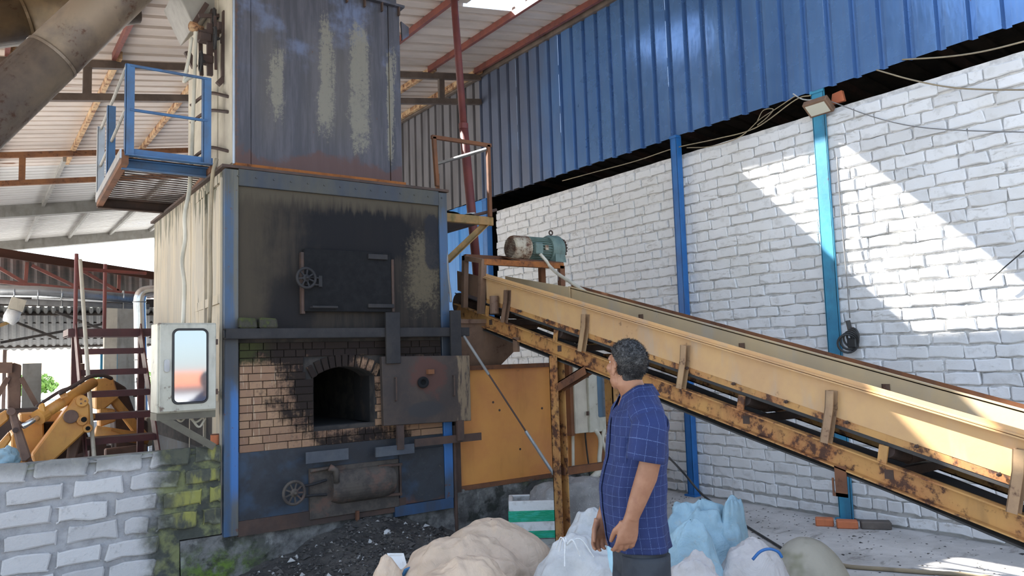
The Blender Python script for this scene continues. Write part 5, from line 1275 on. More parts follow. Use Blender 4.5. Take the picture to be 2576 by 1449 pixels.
s7 = bag('woven_sack', 'sack_grey', 1795, 1985, 1362, 4.25, 7.9, 'off-white sack with blue stitched hem beside the big stone-coloured sack', amp=.08, cr=.12)
bag('woven_sack', 'sack_grey', 1665, 1830, 1398, 3.95, 14.4, 'crumpled grey sack on the floor just right of the man', amp=.12, cr=.30)
bag('weathered_sack', 'sack_weathered', 1925, 2128, 1352, 4.5, 8.2, 'smooth bulging stone-coloured sack with rust and moss stains', amp=.03, cr=.015, sq=2.2, dy=.8, nc=0)
s10 = atd(1552, 1385, 3.7)
lump('plastic_film', 'film_blue', (s10.x, s10.y, s10.z), .035, .05, .12, 3.9, .14, 1.9, 30, .02, 'pale sky-blue plastic film beside the trouser leg of the man', 'film', 2.2, 0, ridge=.1)
# cords of the white sack
rr = random.Random(4); top = atd(1425, 1372, 3.98); dsn = s5; ORG.setdefault(dsn, V3(s5.location))
for k in range(9):
    a = rr.uniform(0, 6.28); d = V3((math.cos(a), math.sin(a), 0)) * rr.uniform(.06, .16)
    MB().tube(crv([top, top + d * .5 + V3((0, 0, .03)), top + d + V3((0, 0, -.02 - rr.uniform(0, .06)))], 5), .0035, 5).build('drawstring', 'foam_white', dsn)
# blue strip and foam tray
p = at(1000, 1412, 'Y', 4.25); tr = thing('foam_tray', 'white foam food tray lying on the tan sack edge', 'tray', p)
def tray(u, v):
    a, b_ = u - .5, v - .5; e = max(abs(a), abs(b_)) * 2; h = 0.012 * (1 if e > .72 else 0)
    return p + RT * a * .10 + V3((0, .055, .085)) * b_ - V3((0, -.5, .3)) * (0 if e > .72 else .012)
MB().grid(tray, 12, 12).build('tray_shell', 'foam_white', tr, fix=False).modifiers.new('gauge', 'SOLIDIFY').thickness = .004
a, b_ = at(1012, 1446, 'Y', 4.05), at(1072, 1420, 'Y', 4.15)
tag(MB().bar(a, b_, .012, .075, (0, -.5, .8)).build('blue_strip', 'sack_print_blue', bevel=.003), 'flat blue strip lying on the tan sacks', 'strip')
# blue stitched hem
hem = [atd(x, y, 4.02) for x, y in ((1893, 1408), (1912, 1388), (1935, 1381), (1957, 1388), (1967, 1402))]
MB().tube(crv(hem, 6), .008, 6).build('stitched_hem', 'post_blue', s7, smooth=True)
# ---------------------------------------------------------------- floor odds: clay bricks, cables
fbk = [(2052, 2098, 1310, 'orange hollow brick on the floor by the wall, left one', 'clay_orange'), (2106, 2160, 1316, 'orange hollow brick on the floor by the wall, right one', 'clay_orange'), (2168, 2245, 1318, 'dark dusty hollow brick beside the two orange ones', 'clay_dark')]
for xa_, xb_, py, lab, m in fbk:
    a, b_ = at(xa_, py + 14, 'Z', 0), at(xb_, py + 16, 'Z', 0); d = (b_ - a).normalized(); n_ = V3((-d.y, d.x, 0))
    t = thing('hollow_brick', lab, 'brick', a, 'hollow bricks on the floor')
    MB().hexa([a, b_, b_ + n_ * .09, a + n_ * .09, a + V3((0, 0, .065)), b_ + V3((0, 0, .065)), b_ + n_ * .09 + V3((0, 0, .07)), a + n_ * .09 + V3((0, 0, .07))]).build('brick_body', m, t, bevel=.008)
    for k in (0, 1):
        q = b_ + n_ * (.025 + .04 * k) + V3((0, 0, .035)); MB().lathe(q - d * .002, d, [(0, .013), (.004, .013)], 12).build('brick_hole', 'cavity_black', t)
tag(MB().tube(crv([at(x, y, 'Z', .016) for x, y in ((2060, 1395), (2100, 1410), (2130, 1424), (2230, 1432), (2340, 1440), (2440, 1446), (2560, 1462))], 6), .015, 8).build('floor_hose', 'cable_tan', smooth=True), 'grey-tan hose lying across the floor at lower right', 'hose')
pts = [at(1682, 1150, 'X', 5.6), at(1720, 1190, 'X', 5.4)] + [at(1768, 1245, 'Z', .3), at(1830, 1290, 'Z', .02), at(1885, 1328, 'Z', .012), at(1940, 1362, 'Z', .012), at(1985, 1390, 'Z', .012)]
tag(MB().tube(crv(pts, 6), .010, 6).build('floor_cable', 'cable_black', smooth=True), 'black cable slanting from the conveyor to the floor behind the blue sack', 'cable')
# ---------------------------------------------------------------- things on the long wall
XL = XW - .10
lp = thing('flood_light', 'brown-framed flood light on the teal post below the cladding', 'lamp', at(2058, 275, 'X', XL))
p = at(2057, 274, 'X', XL - .02); n_ = V3((-.6, 0, -.8)); u_ = V3((0, 1, 0)); v_ = n_.cross(u_).normalized()
def quad(b, c, su, sv, t): return b.hexa([c - u_ * su - v_ * sv, c + u_ * su - v_ * sv, c + u_ * su + v_ * sv, c - u_ * su + v_ * sv, c - u_ * su - v_ * sv - n_.normalized() * t, c + u_ * su - v_ * sv - n_.normalized() * t, c + u_ * su + v_ * sv - n_.normalized() * t, c - u_ * su + v_ * sv - n_.normalized() * t])
quad(MB(), p, .125, .085, .06).build('lamp_housing', 'conveyor_brown', lp, bevel=.006)
quad(MB(), p + n_.normalized() * .004, .10, .062, .004).build('lamp_glass', 'lamp_glass', lp)
MB().bar(p, p + V3((.1, .02, .12)), .02, .02).build('lamp_bracket', 'machine_dark', lp)
tp = at(2107, 246, 'X', XW + .02); tag(MB().hexa([tp + V3(q) for q in ((-.01, -.07, -.05), (-.01, .07, -.05), (.03, .07, -.05), (.03, -.07, -.05), (-.01, -.05, .06), (-.01, .05, .05), (.03, .05, .05), (.03, -.05, .06))]).build('tile_piece', 'clay_orange', bevel=.004), 'pinkish tile piece on the brick wall top beside the flood light', 'tile')
def wire(pts, r, m, lab, X=XW - .07):
    tag(MB().tube(crv([at(x, y, 'X', X) for x, y in pts], 8), r, 6).build('wire', m, smooth=True), lab, 'wire')
wire(((1415, 455), (1500, 432), (1600, 405), (1700, 372), (1800, 350), (1900, 322), (2000, 252), (2040, 240)), .006, 'cable_tan', 'tan wire along the top of the brick wall to the flood light')
wire(((1728, 372), (1790, 368), (1860, 345), (1912, 300), (1950, 275), (2003, 240)), .005, 'cable_tan', 'loose tan wire sagging below the cladding edge left of the flood light')
wire(((1905, 305), (1920, 278), (1945, 275), (1930, 295), (1905, 315)), .005, 'cable_tan', 'small knotted loop in the tan wire', X=XW - .08)
wire(((1995, 236), (2020, 250), (2058, 252)), .007, 'foam_dirty', 'short white wire into the flood light')
wire(((2270, 150), (2380, 143), (2480, 128), (2600, 98)), .007, 'cable_tan', 'tan wire crossing the dark slit at upper right')
wire(((2205, 176), (2290, 200), (2380, 218), (2470, 225), (2600, 226)), .007, 'cable_tan', 'tan wire sagging over the white bricks at upper right')
wire(((2090, 255), (2200, 295), (2300, 318), (2420, 328), (2600, 333)), .005, 'cable_grey', 'thin grey wire sagging from the flood light to the right edge')
wire(((2490, 705), (2530, 670), (2600, 610)), .005, 'cable_black', 'thin black wire slanting across the bricks at the right edge')
wire(((2105, 395), (2118, 560), (2130, 700), (2138, 800)), .005, 'cable_grey', 'thin grey wire hanging beside the teal post')
bp = at(2143, 842, 'X', XW - .08)
cb = thing('cable_bundle', 'black coiled cable bundle tied to the teal post', 'cable', bp)
for k in range(5):
    MB().torus(bp + V3((-.01 * k, .012 * (k - 2), -.02 * k)), (1, .25 * (k - 2), .2), .06 + .006 * k, .010, 20, 6).build('coil', 'cable_black', cb, smooth=True)
MB().box(bp.x - .03, bp.x + .03, bp.y - .05, bp.y + .04, bp.z - .12, bp.z - .03).build('plug_box', 'cable_black', cb, bevel=.01)
MB().tube([bp + V3((0, .01, .02)), bp + V3((0, .03, .13))], .022, 8).build('wrapped_neck', 'cable_black', cb)
# ---------------------------------------------------------------- yellow machine behind the low wall
ym = thing('loader_machine', 'worn yellow loader linkage with lift arms and ram behind the low wall', 'machine', at(150, 1170, 'Z', 0))
def Y(px, py, y): return at(px, py, 'Y', y)
def arm(a, b_, w, t, y, m, name, y2=None):
    p, q = Y(*a, y), Y(*b_, y2 or y); return MB().bar(p, q, t, w, (0, 1, 0) if abs((q - p).normalized().y) < .5 else (0, 0, 1)).build(name, m, ym, bevel=.012)
def plate(pts, y, t, m, name): return MB().prism([Y(a, b_, y) for a, b_ in pts], (0, t, 0)).build(name, m, ym, bevel=.012)
# main boom
plate([(80, 1145), (188, 1000), (212, 992), (226, 1020), (228, 1075), (200, 1100), (130, 1165), (85, 1165)], 7.3, .16, 'machine_yellow', 'lift_arm')
plate([(20, 1030), (38, 1026), (80, 1150), (66, 1162), (52, 1162)], 7.15, .10, 'machine_brown', 'link_plate')
plate([(-30, 1058), (18, 1030), (24, 1055), (-30, 1100)], 7.2, .10, 'machine_yellow', 'tilt_link')
plate([(-20, 1135), (25, 1085), (30, 1105), (-10, 1160), (-20, 1160)], 7.2, .10, 'machine_yellow', 'tilt_link')
plate([(28, 1095), (110, 1048), (112, 1120), (60, 1170), (28, 1170)], 7.6, .5, 'machine_yellow', 'bucket_side')
plate([(50, 1042), (160, 1035), (240, 1040), (240, 1056), (160, 1060), (50, 1062)], 7.55, .3, 'machine_yellow', 'cross_tube')
plate([(110, 1062), (205, 1055), (235, 1130), (110, 1170)], 7.9, .3, 'machine_dark', 'chassis')
plate([(175, 1100), (212, 1085), (190, 1160), (168, 1160)], 7.45, .08, 'machine_brown', 'stay_plate')
# ram
p, q, r_ = Y(105, 1045, 7.2), Y(235, 962, 7.6), Y(58, 1073, 7.1)
MB().tube([p, q], .045, 16).build('ram_barrel', 'machine_yellow', ym, smooth=True)
MB().tube([r_, p], .022, 12).build('ram_rod', 'chrome', ym, smooth=True)
b = MB(); b.lathe(p - (q - p).normalized() * .04, q - p, [(0, .03), (0, .06), (.07, .06), (.07, .05)], 16); b.build('ram_gland', 'machine_yellow', ym)
plate([(96, 1020), (112, 1012), (118, 1040), (102, 1050)], 7.15, .08, 'machine_yellow', 'ram_clamp')
MB().tube(crv([Y(150, 990, 7.2), Y(190, 968, 7.3), Y(225, 948, 7.4), Y(260, 945, 7.5), Y(280, 952, 7.6)], 6), .016, 8).build('hydraulic_hose', 'machine_dark', ym, smooth=True)
MB().tube(crv([Y(92, 1022, 7.2), Y(150, 985, 7.3), Y(175, 975, 7.3), Y(210, 955, 7.4)], 6), .013, 8).build('hydraulic_pipe', 'machine_dark', ym, smooth=True)
MB().bar(Y(155, 985, 7.25), Y(162, 1000, 7.25), .03, .05).build('pipe_clip', 'machine_yellow', ym)
# pins on the boom
for px, py, rr_, m in ((206, 1009, .047, 'machine_yellow'), (178, 1048, .055, 'machine_brown'), (206, 1058, .040, 'machine_yellow'), (210, 1055, .022, 'cavity_black'), (220, 1077, .036, 'machine_yellow'), (220, 1077, .018, 'cavity_black'), (28, 1035, .03, 'machine_brown'), (38, 1082, .02, 'machine_dark')):
    c = Y(px, py, 7.3); yy = 7.3 if px > 100 else 7.15
    c = Y(px, py, yy); MB().lathe((c.x, yy - (.035 if m == 'cavity_black' else .03), c.z), (0, 1, 0), [(0, rr_ * .9), (.004, rr_), (.04, rr_)], 18).build('pivot_pin', m, ym)
for k in range(3):
    w = k * 2.1; c = Y(206, 1009, 7.3); MB().lathe((c.x + .02 * math.cos(w), 7.262, c.z + .02 * math.sin(w)), (0, 1, 0), [(0, .007), (.01, .007)], 8).build('pin_bolt', 'machine_brown', ym)
# rear arms
plate([(258, 985), (272, 970), (372, 1090), (372, 1112), (345, 1100)], 9.05, .12, 'machine_yellow', 'rear_arm')
plate([(240, 955), (285, 950), (300, 1000), (262, 1030), (240, 1030)], 9.0, .3, 'machine_yellow', 'rear_bracket')
plate([(250, 1025), (290, 1030), (292, 1060), (250, 1075)], 9.0, .2, 'machine_yellow', 'rear_bracket')
plate([(285, 955), (318, 975), (330, 1010), (345, 1050), (372, 1060), (372, 1140), (290, 1140)], 9.3, .3, 'machine_dark', 'rear_body')
p, q = Y(240, 1085, 8.95), Y(372, 1105, 8.98); MB().tube([p, q], .06, 16).build('tilt_ram', 'machine_yellow', ym, smooth=True)
MB().bar(Y(280, 1080, 8.9), Y(372, 1106, 8.9), .02, .02).build('ram_guard', 'machine_yellow', ym)
plate([(265, 1130), (372, 1118), (372, 1150), (265, 1150)], 8.9, .1, 'machine_brown', 'step_plate')
plate([(370, 1050), (408, 1048), (420, 1110), (368, 1125)], 9.4, .1, 'pale_panel', 'guard_panel')
c = Y(320, 984, 9.9); MB().box(c.x - .04, c.x + .04, 9.2, 9.28, c.z - .05, c.z + .03).tube([(c.x, 9.24, c.z), (c.x - .01, 9.24, c.z + .16)], .008, 6).build('work_lamp', 'machine_dark', ym, bevel=.01)
for px, y0, y1 in ((16, 1180, 1160), (60, 1180, 1160)): pass
for X_, y_ in ((-.2, 7.6), (.5, 7.6), (.2, 8.4), (1.2, 9.45)): MB().box(X_ - .08, X_ + .08, y_ - .08, y_ + .08, 0, .85).build('support_stand', 'machine_dark', ym)
# exhaust stack behind it
ex = thing('exhaust_stack', 'brown rusted vertical exhaust stack with slanted tip behind the machine', 'pipe', Y(198, 1100, 9.9))
MB().tube([Y(199, 1000, 9.9), Y(199, 915, 9.9)], .055, 14).build('muffler', 'machine_brown', ex, smooth=True)
MB().tube([Y(199, 915, 9.9), Y(197, 885, 9.9), Y(191, 868, 9.9)], .036, 14).build('outlet', 'machine_brown', ex, smooth=True)
MB().tube([Y(199, 1000, 9.9), (Y(199, 1000, 9.9).x, 9.9, .7)], .05, 10).build('stem', 'machine_brown', ex)
MB().box(ORG[ex].x - .2, ORG[ex].x + .3, 9.7, 10.2, 0, .75).build('engine_block', 'machine_dark', ex)
# blue cloth bundle at far left
lump('blue_rag', 'sack_blue', (Y(10, 1145, 6.6).x, 6.6, .97), .10, .12, .09, 2.9, .25, 2, 24, 0, 'pale blue rag bundle behind the low wall at the left edge', 'rag', ridge=.3)
rg = MB().box(-.35, .35, 6.4, 6.9, 0, .90).build('work_bench', 'timber_dirty', bevel=.01); tag(rg, 'low timber bench behind the low wall carrying the blue rag', 'bench')
# ---------------------------------------------------------------- brown pillar with stays and grey panel, far left
bp_ = thing('brown_press', 'brown steel column with side stays at the far left', 'column', Y(36, 1025, 12))
MB().prism([Y(20, 925, 12), Y(34, 912, 12), Y(54, 918, 12), Y(52, 1030, 12), Y(20, 1030, 12)], (0, .25, 0)).build('column', 'machine_brown', bp_, bevel=.01)
MB().bar(Y(-20, 925, 12), Y(30, 925, 12), .12, .14).build('head_beam', 'machine_brown', bp_)
MB().bar(Y(52, 950, 12), Y(92, 1020, 12), .05, .06).build('stay', 'machine_brown', bp_)
MB().bar(Y(20, 950, 12), Y(-8, 1000, 12), .05, .06).build('stay', 'machine_brown', bp_)
MB().box(Y(36, 1030, 12).x - .5, Y(36, 1030, 12).x + .5, 11.9, 12.4, 0, Y(36, 1030, 12).z).build('base_block', 'machine_dark', bp_)
gx0, gx1 = Y(57, 915, 13).x, Y(105, 915, 13).x
gp = MB().box(gx0, gx1, 13, 13.05, 0, Y(80, 914, 13).z).build('grey_panel', 'truss_grey'); tag(gp, 'weathered grey upright panel beside the brown column', 'panel')
# ---------------------------------------------------------------- neighbouring shed far behind
fs = thing('far_shed', 'rust-brown and grey tin roofed shed beyond the stairs', 'shed', (2.0, 20, 0))
def sheet4(name, a, b_, c, d, m, n=60, amp=.03):
    a, b_, c, d = map(V3, (a, b_, c, d)); nr = (b_ - a).cross(d - a).normalized()
    if nr.z < 0: nr = -nr
    g = MB().grid(lambda u, v: a.lerp(b_, u).lerp(d.lerp(c, u), v) + nr * (amp * (1 if (u * n) % 2 >= 1 else 0)), n * 2, 1); o = g.build(name, m, fs, fix=False); return o
sheet4('rust_roof', Y(-160, 610, 17), Y(420, 697, 17), Y(420, 755, 24), Y(-160, 712, 24), 'roof_rust', 40)
MB().bar(Y(-160, 612, 16.95), Y(420, 699, 16.95), .10, .16).build('eave_beam', 'roof_rust', fs)
p_ = [(-160, 690), (60, 715), (200, 728), (420, 745)]
for a, b_ in zip(p_, p_[1:]): MB().bar(Y(*a, 17.2), Y(*b_, 17.2), .07, .07).build('truss_chord', 'red_steel', fs)
for a, b_ in (((68, 660), (64, 713)), ((200, 675), (198, 727)), ((80, 668), (198, 725)), ((-60, 640), (64, 713)), ((300, 690), (298, 735)), ((205, 680), (298, 733))): MB().bar(Y(*a, 17.2), Y(*b_, 17.2), .06, .06).build('truss_web', 'red_steel', fs)
sheet4('tin_roof', Y(-160, 772, 18.5), Y(420, 775, 18.5), Y(420, 872, 30), Y(-160, 888, 30), 'roof_tin', 60, .05)
for k in range(5):
    t = (k + .5) / 5; MB().bar(Y(-160, 778 + 108 * t, 18.6 + 11 * t), Y(420, 780 + 96 * t, 18.6 + 11 * t), .06, .08).build('purlin', 'dark_underside', fs)
for a, b_ in (((-40, 780), (140, 850)), ((140, 785), (300, 845)), ((0, 862), (260, 815)), ((60, 790), (61, 800)), ((140, 765), (139, 795))): MB().bar(Y(*a, 19), Y(*b_, 20), .05, .05).build('brace', 'dark_underside', fs)
MB().box(Y(-160, 800, 18).x, Y(420, 800, 18).x, 17.4, 17.5, Y(100, 770, 17.4).z, Y(100, 748, 17.4).z).build('wall_band', 'dark_underside', fs)
MB().bar(Y(80, 752, 17.0), Y(262, 760, 17.0), .03, .06).build('lit_batten', 'foam_white', fs)
for px, y_, w, m in ((278, 15, .20, 'pale_panel'), (320, 17, .55, 'truss_grey'), (12, 29, .1, 'machine_dark')):
    c = Y(px, 900, y_); MB().box(c.x - w / 2, c.x + w / 2, y_, y_ + .15, 0, Y(px, 765 if px > 100 else 880, y_).z).build('shed_post', m, fs)
for px, m in ((258, 'post_teal'), (290, 'post_teal'), (365, 'post_teal')):
    c = Y(px, 900, 16); MB().box(c.x - .035, c.x + .035, 16, 16.07, 0, Y(px, 880, 16).z).build('pipe_upright', m, fs)
# bright pipes
for k, (pts, r, m, lab) in enumerate(((((-160, 728), (100, 732), (340, 752)), .085, 'galvanised', 'long bright steel pipe below the rust-brown roof'), (((-160, 750), (375, 772)), .05, 'cable_grey', 'thin grey pipe under the bright steel pipe'))):
    t = thing('overhead_pipe', lab, 'pipe', Y(100, 740, 15)); MB().tube([Y(a, b_, 15) for a, b_ in pts], r, 12).build('pipe_run', m, t, smooth=True)
    for px in (35, 95, 155, 265, 310): MB().torus(Y(px, pts[0][1] + (px + 160) * (.035 if k == 0 else .041), 15), (1, 0, 0), r * 1.02, .012, 16, 6).build('pipe_ring', m, t)
dp = thing('steel_duct', 'shiny steel duct bending down beside the furnace back corner', 'duct', Y(358, 1100, 11))
MB().tube(crv([Y(400, 732, 11), Y(372, 733, 11), Y(356, 740, 11), Y(351, 760, 11), Y(352, 800, 11), Y(355, 950, 11), Y(358, 1110, 11)], 8), .075, 18).build('duct_run', 'chrome', dp, smooth=True)
MB().tube([Y(358, 1110, 11), (Y(358, 1110, 11).x, 11, 0)], .075, 14).build('duct_foot', 'chrome', dp, smooth=True)
for py in (760, 830, 905, 960): MB().torus(Y(351 + (py - 760) * .025, py, 11), (0, 0, 1), .077, .008, 18, 6).build('duct_joint', 'galvanised', dp)
fl_ = thing('hanging_lamp', 'white wrapped lamp hanging on an arm under the tin roof', 'lamp', Y(30, 810, 14))
MB().bar(Y(48, 752, 14), Y(38, 780, 14), .16, .20).build('lamp_bracket', 'pale_panel', fl_)
MB().tube([Y(36, 782, 14), Y(28, 800, 14), Y(20, 812, 14)], [.10, .11, .08], 10).build('wrapped_lamp', 'foam_white', fl_, smooth=True)
MB().bar(Y(24, 810, 14), Y(-20, 826, 14), .05, .05).build('lamp_arm', 'ply_mossy', fl_)
# distant trees
rr = random.Random(31)
for k, (px, y_, s_, lab) in enumerate(((312, 44, 1.5, 'sunlit bush far behind the stairs'), (84, 52, 1.2, 'pale distant bush beyond the brown column'))):
    c = Y(px, 985, y_); t = thing('tree', lab, 'tree', (c.x, c.y, -.04))
    MB().tube([(c.x, c.y, -.04), (c.x, c.y, 1.2)], .12, 8).build('trunk', 'trunk', t)
    b = MB()
    for j in range(900):
        d = V3((rr.gauss(0, 1), rr.gauss(0, 1), rr.gauss(0, .55))); d = d.normalized() * s_ * rr.uniform(.4, 1.0) ; q = V3((c.x, c.y, .4 + s_ * .35)) + V3((d.x, d.y, d.z * .55)); a = V3((rr.uniform(-1, 1), rr.uniform(-1, 1), rr.uniform(-1, 1))).normalized() * .16; e_ = a.orthogonal().normalized() * .10
        b.add([q - a, q + e_, q + a, q - e_], [(0, 1, 2, 3)])
    b.build('foliage', 'leaf', t, fix=False)

# ---------------------------------------------------------------- building across the yard, behind the lens (it shows in the cabinet window)
yb = thing('yard_building', 'grey walled building with red tiled roof across the yard', 'building', (4.0, -45, -.04))
MB().box(-6, 22, -45.2, -45, -.04, 2.1).build('front_wall', 'rough_concrete', yb)
for x0 in (-6, 21.8): MB().box(x0, x0 + .2, -51, -45.2, -.04, 2.1).build('end_wall', 'rough_concrete', yb)
for y0, y1, z0, z1 in ((-44.5, -48, 2.0, 3.0), (-48, -51.5, 3.0, 2.0)):
    MB().hexa([(-6.6, y0, z0), (22.6, y0, z0), (22.6, y1, z1), (-6.6, y1, z1), (-6.6, y0, z0 + .1), (22.6, y0, z0 + .1), (22.6, y1, z1 + .1), (-6.6, y1, z1 + .1)]).build('roof_slope', 'clay_orange', yb)
# ---------------------------------------------------------------- the man
PD = 3.24
_b = atd(1605, 1300, PD); PB = V3((_b.x, _b.y, 0))
RH = V3((math.cos(YAW), -math.sin(YAW), 0)); FH = V3((math.sin(YAW), math.cos(YAW), 0))
ta = math.radians(4)
PF = (-RH * math.cos(ta) - FH * math.sin(ta)); PLT = V3((0, 0, 1)).cross(PF)     # facing, and his left
def W(f, l, z): return PB + PF * f + PLT * l + V3((0, 0, z))
man = thing('person', 'man in blue checked short-sleeved shirt and dark trousers looking up at the furnace', 'person', PB)
B = MB()
def ell(b, c, rx, ry, rz, ax, n=20):
    X, Y_, Z = ax
    return b.grid(lambda u, v: c + X * (rx * math.cos(2 * math.pi * u) * math.sin(math.pi * v)) + Y_ * (ry * math.sin(2 * math.pi * u) * math.sin(math.pi * v)) - Z * (rz * math.cos(math.pi * v)), n, n // 2, True)
AX = (PF, PLT, V3((0, 0, 1)))
def ringloft(b, rows, n=40, e=2.3, cap=True, disp=None):
    """rows: (centre, fwd vec*half, left vec*half)"""
    o = len(b.v); m = len(rows)
    for j, (c, fa, la) in enumerate(rows):
        for k in range(n):
            w = 2 * math.pi * k / n; cs, sn = math.cos(w), math.sin(w)
            p = c + fa * math.copysign(abs(cs) ** (2 / e), cs) + la * math.copysign(abs(sn) ** (2 / e), sn)
            if disp: p = p + disp(p, (p - c).normalized(), j / (m - 1))
            b.v.append(p)
    for j in range(m - 1):
        for k in range(n):
            b.f.append((o + j * n + k, o + j * n + (k + 1) % n, o + (j + 1) * n + (k + 1) % n, o + (j + 1) * n + k))
    if cap: b.f.append(tuple(o + k for k in reversed(range(n)))); b.f.append(tuple(o + (m - 1) * n + k for k in range(n)))
# torso, legs
TOR = [(.80, .000, .088, .135), (.90, .010, .098, .140), (1.00, .014, .102, .142), (1.10, .006, .100, .150), (1.20, -.006, .098, .156), (1.30, -.012, .094, .152), (1.36, -.014, .080, .130), (1.42, -.014, .060, .080)]
ringloft(B, [(W(f, 0, z), PF * a, PLT * w) for z, f, a, w in TOR], 28)
for s in (-1, 1):
    B.tube([W(0, s * .07, .84), W(.0, s * .09, .62), W(.015, s * .09, .45), W(-.01, s * .095, .25), W(-.03, s * .10, .07)], [.075, .078, .058, .055, .040], 16)
    B.tube([W(-.06, s * .10, .045), W(.06, s * .105, .04), W(.15, s * .115, .03)], [.04, .04, .028], 12)
# arms: left hangs by his side, right a little forward
armL = [W(-.018, .130, 1.335), W(-.030, .185, 1.295), atd(1640, 1085, 3.04), atd(1636, 1160, 3.02), atd(1626, 1200, 3.02), atd(1604, 1260, 3.02), atd(1588, 1305, 3.02)]
rad = [.050, .050, .046, .042, .043, .036, .028]
B.tube(armL, rad, 16)
armR = [W(-.018, -.130, 1.335), W(-.010, -.180, 1.295), W(.004, -.208, 1.19), W(.010, -.212, 1.10), W(.025, -.222, 1.03), W(.075, -.205, .95), W(.115, -.180, .885)]
B.tube(armR, rad, 16)
def hand(b, wr, d, bk, th, sc=1.0):
    """wr wrist, d finger direction, bk towards the back of the hand, th towards the thumb side"""
    d, bk, th = d.normalized(), bk.normalized(), th.normalized()
    L = .088 * sc
    rows = [(wr - d * .02, bk * .024, th * .028), (wr + d * .02, bk * .022, th * .034), (wr + d * .06, bk * .020, th * .042), (wr + d * L, bk * .016, th * .043), (wr + d * (L + .012), bk * .011, th * .038)]
    ringloft(b, rows, 20, 2.6)
    for k, (off, ln) in enumerate(((.032, .074), (.011, .083), (-.011, .077), (-.032, .060))):
        r0 = wr + d * (L - .004) + th * off * sc + bk * .003; c1 = (d * .93 - bk * .36 + th * off * 1.2).normalized(); c2 = (d * .62 - bk * .78).normalized(); c3 = (d * .15 - bk * .98).normalized()
        p1 = r0 + c1 * ln * .48 * sc; p2 = p1 + c2 * ln * .32 * sc; p3 = p2 + c3 * ln * .26 * sc
        b.tube([r0 - d * .02, r0, p1, p2, p3], [.0105, .0105, .0098, .0088, .0068], 10)
        ell(b, p1 + bk * .001, .0105, .0105, .0105, AX, 10)
    t0 = wr + d * .025 + th * .030 - bk * .006; t1 = t0 + (d * .75 + th * .42 - bk * .5).normalized() * .042; t2 = t1 + (d * .92 - bk * .38).normalized() * .032; t3 = t2 + (d * .9 - bk * .4).normalized() * .022
    b.tube([t0 - d * .015, t0, t1, t2, t3], [.016, .0155, .0125, .0108, .0075], 10)
hand(B, armL[-1], atd(1568, 1392, 3.02) - armL[-1], PLT * 1.0 - PF * .15, PF + PLT * .1)
hand(B, armR[-1], W(.150, -.16, .74) - armR[-1], -PLT * .9 + PF * .2, PF * .9 + PLT * .3)
# head turned away from the lens, chin lifted
HY = math.radians(66); HT = math.radians(9)
hf0 = PF * math.cos(HY) - PLT * math.sin(HY); hl = V3((0, 0, 1)).cross(hf0).normalized()
HF = hf0 * math.cos(HT) + V3((0, 0, 1)) * math.sin(HT); HU = HF.cross(hl).normalized()
HC = W(.018, 0, 1.545); HS = .90
def Hp(f, l, u): return HC + (HF * f + hl * l + HU * u) * HS
HA = (HF, hl, HU)
def hel(b, c, r, n=24): ell(b, Hp(*c), r[0] * HS, r[1] * HS, r[2] * HS, HA, n)
hel(B, (-.010, 0, .028), (.100, .079, .095)); hel(B, (.032, 0, -.045), (.064, .060, .078)); hel(B, (.066, 0, -.100), (.032, .034, .026), 16)
hel(B, (.02, .036, -.075), (.05, .030, .035), 16); hel(B, (.02, -.036, -.075), (.05, .030, .035), 16)
for s in (-1, 1):
    hel(B, (.060, s * .042, -.020), (.034, .026, .028), 16)
    B.tube([Hp(.086, s * .012, .026), Hp(.082, s * .035, .030), Hp(.066, s * .056, .022)], [.011, .012, .009], 8)
    # ear: rim and lobe
    pts = [Hp(-.006 + .017 * math.cos(w) - .004, s * (.078 + .010 * (1 - math.cos(w)) * .5), -.008 + .030 * math.sin(w)) for w in [math.radians(a) for a in range(-110, 200, 24)]]
    B.tube(pts, .0065, 8); hel(B, (-.004, s * .078, -.010), (.016, .007, .026), 12); hel(B, (.004, s * .079, -.036), (.008, .006, .009), 10)
B.tube([Hp(.092, 0, .024), Hp(.104, 0, .0), Hp(.116, 0, -.022), Hp(.108, 0, -.034), Hp(.09, 0, -.04)], [.009, .010, .0135, .011, .008], 10)
for s in (-1, 1): hel(B, (.100, s * .012, -.030), (.010, .008, .007), 10)
B.tube([Hp(.078, .026, -.066), Hp(.092, .012, -.062), Hp(.095, 0, -.063), Hp(.092, -.012, -.062), Hp(.078, -.026, -.066)], [.004, .007, .007, .007, .004], 8)
B.tube([Hp(.080, .020, -.074), Hp(.092, 0, -.076), Hp(.080, -.020, -.074)], [.005, .008, .005], 8)
B.tube([W(-.022, 0, 1.33), W(-.016, 0, 1.40), Hp(-.022, 0, -.075), Hp(-.012, 0, -.02)], [.066, .056, .056, .055], 20)
body = B.build('body', 'skin', man, smooth=True)
md = body.modifiers.new('one_skin', 'REMESH'); md.mode = 'VOXEL'; md.voxel_size = .0042; md.use_smooth_shade = True
md = body.modifiers.new('soften', 'SMOOTH'); md.factor = .5; md.iterations = 4
for s in (-1, 1):
    e_ = MB(); ell(e_, Hp(.079, s * .031, .006), .0115, .0115, .0115, HA, 16); e_.build('eye', 'foam_white', man, smooth=True)
    e_ = MB(); ell(e_, Hp(.0865, s * .031, .007), .005, .0062, .0062, HA, 12); e_.build('iris', 'cable_black', man, smooth=True)
    MB().tube([Hp(.094, s * .014, .030), Hp(.090, s * .034, .036), Hp(.074, s * .055, .028)], .004, 6).build('eyebrow', 'hair', man)
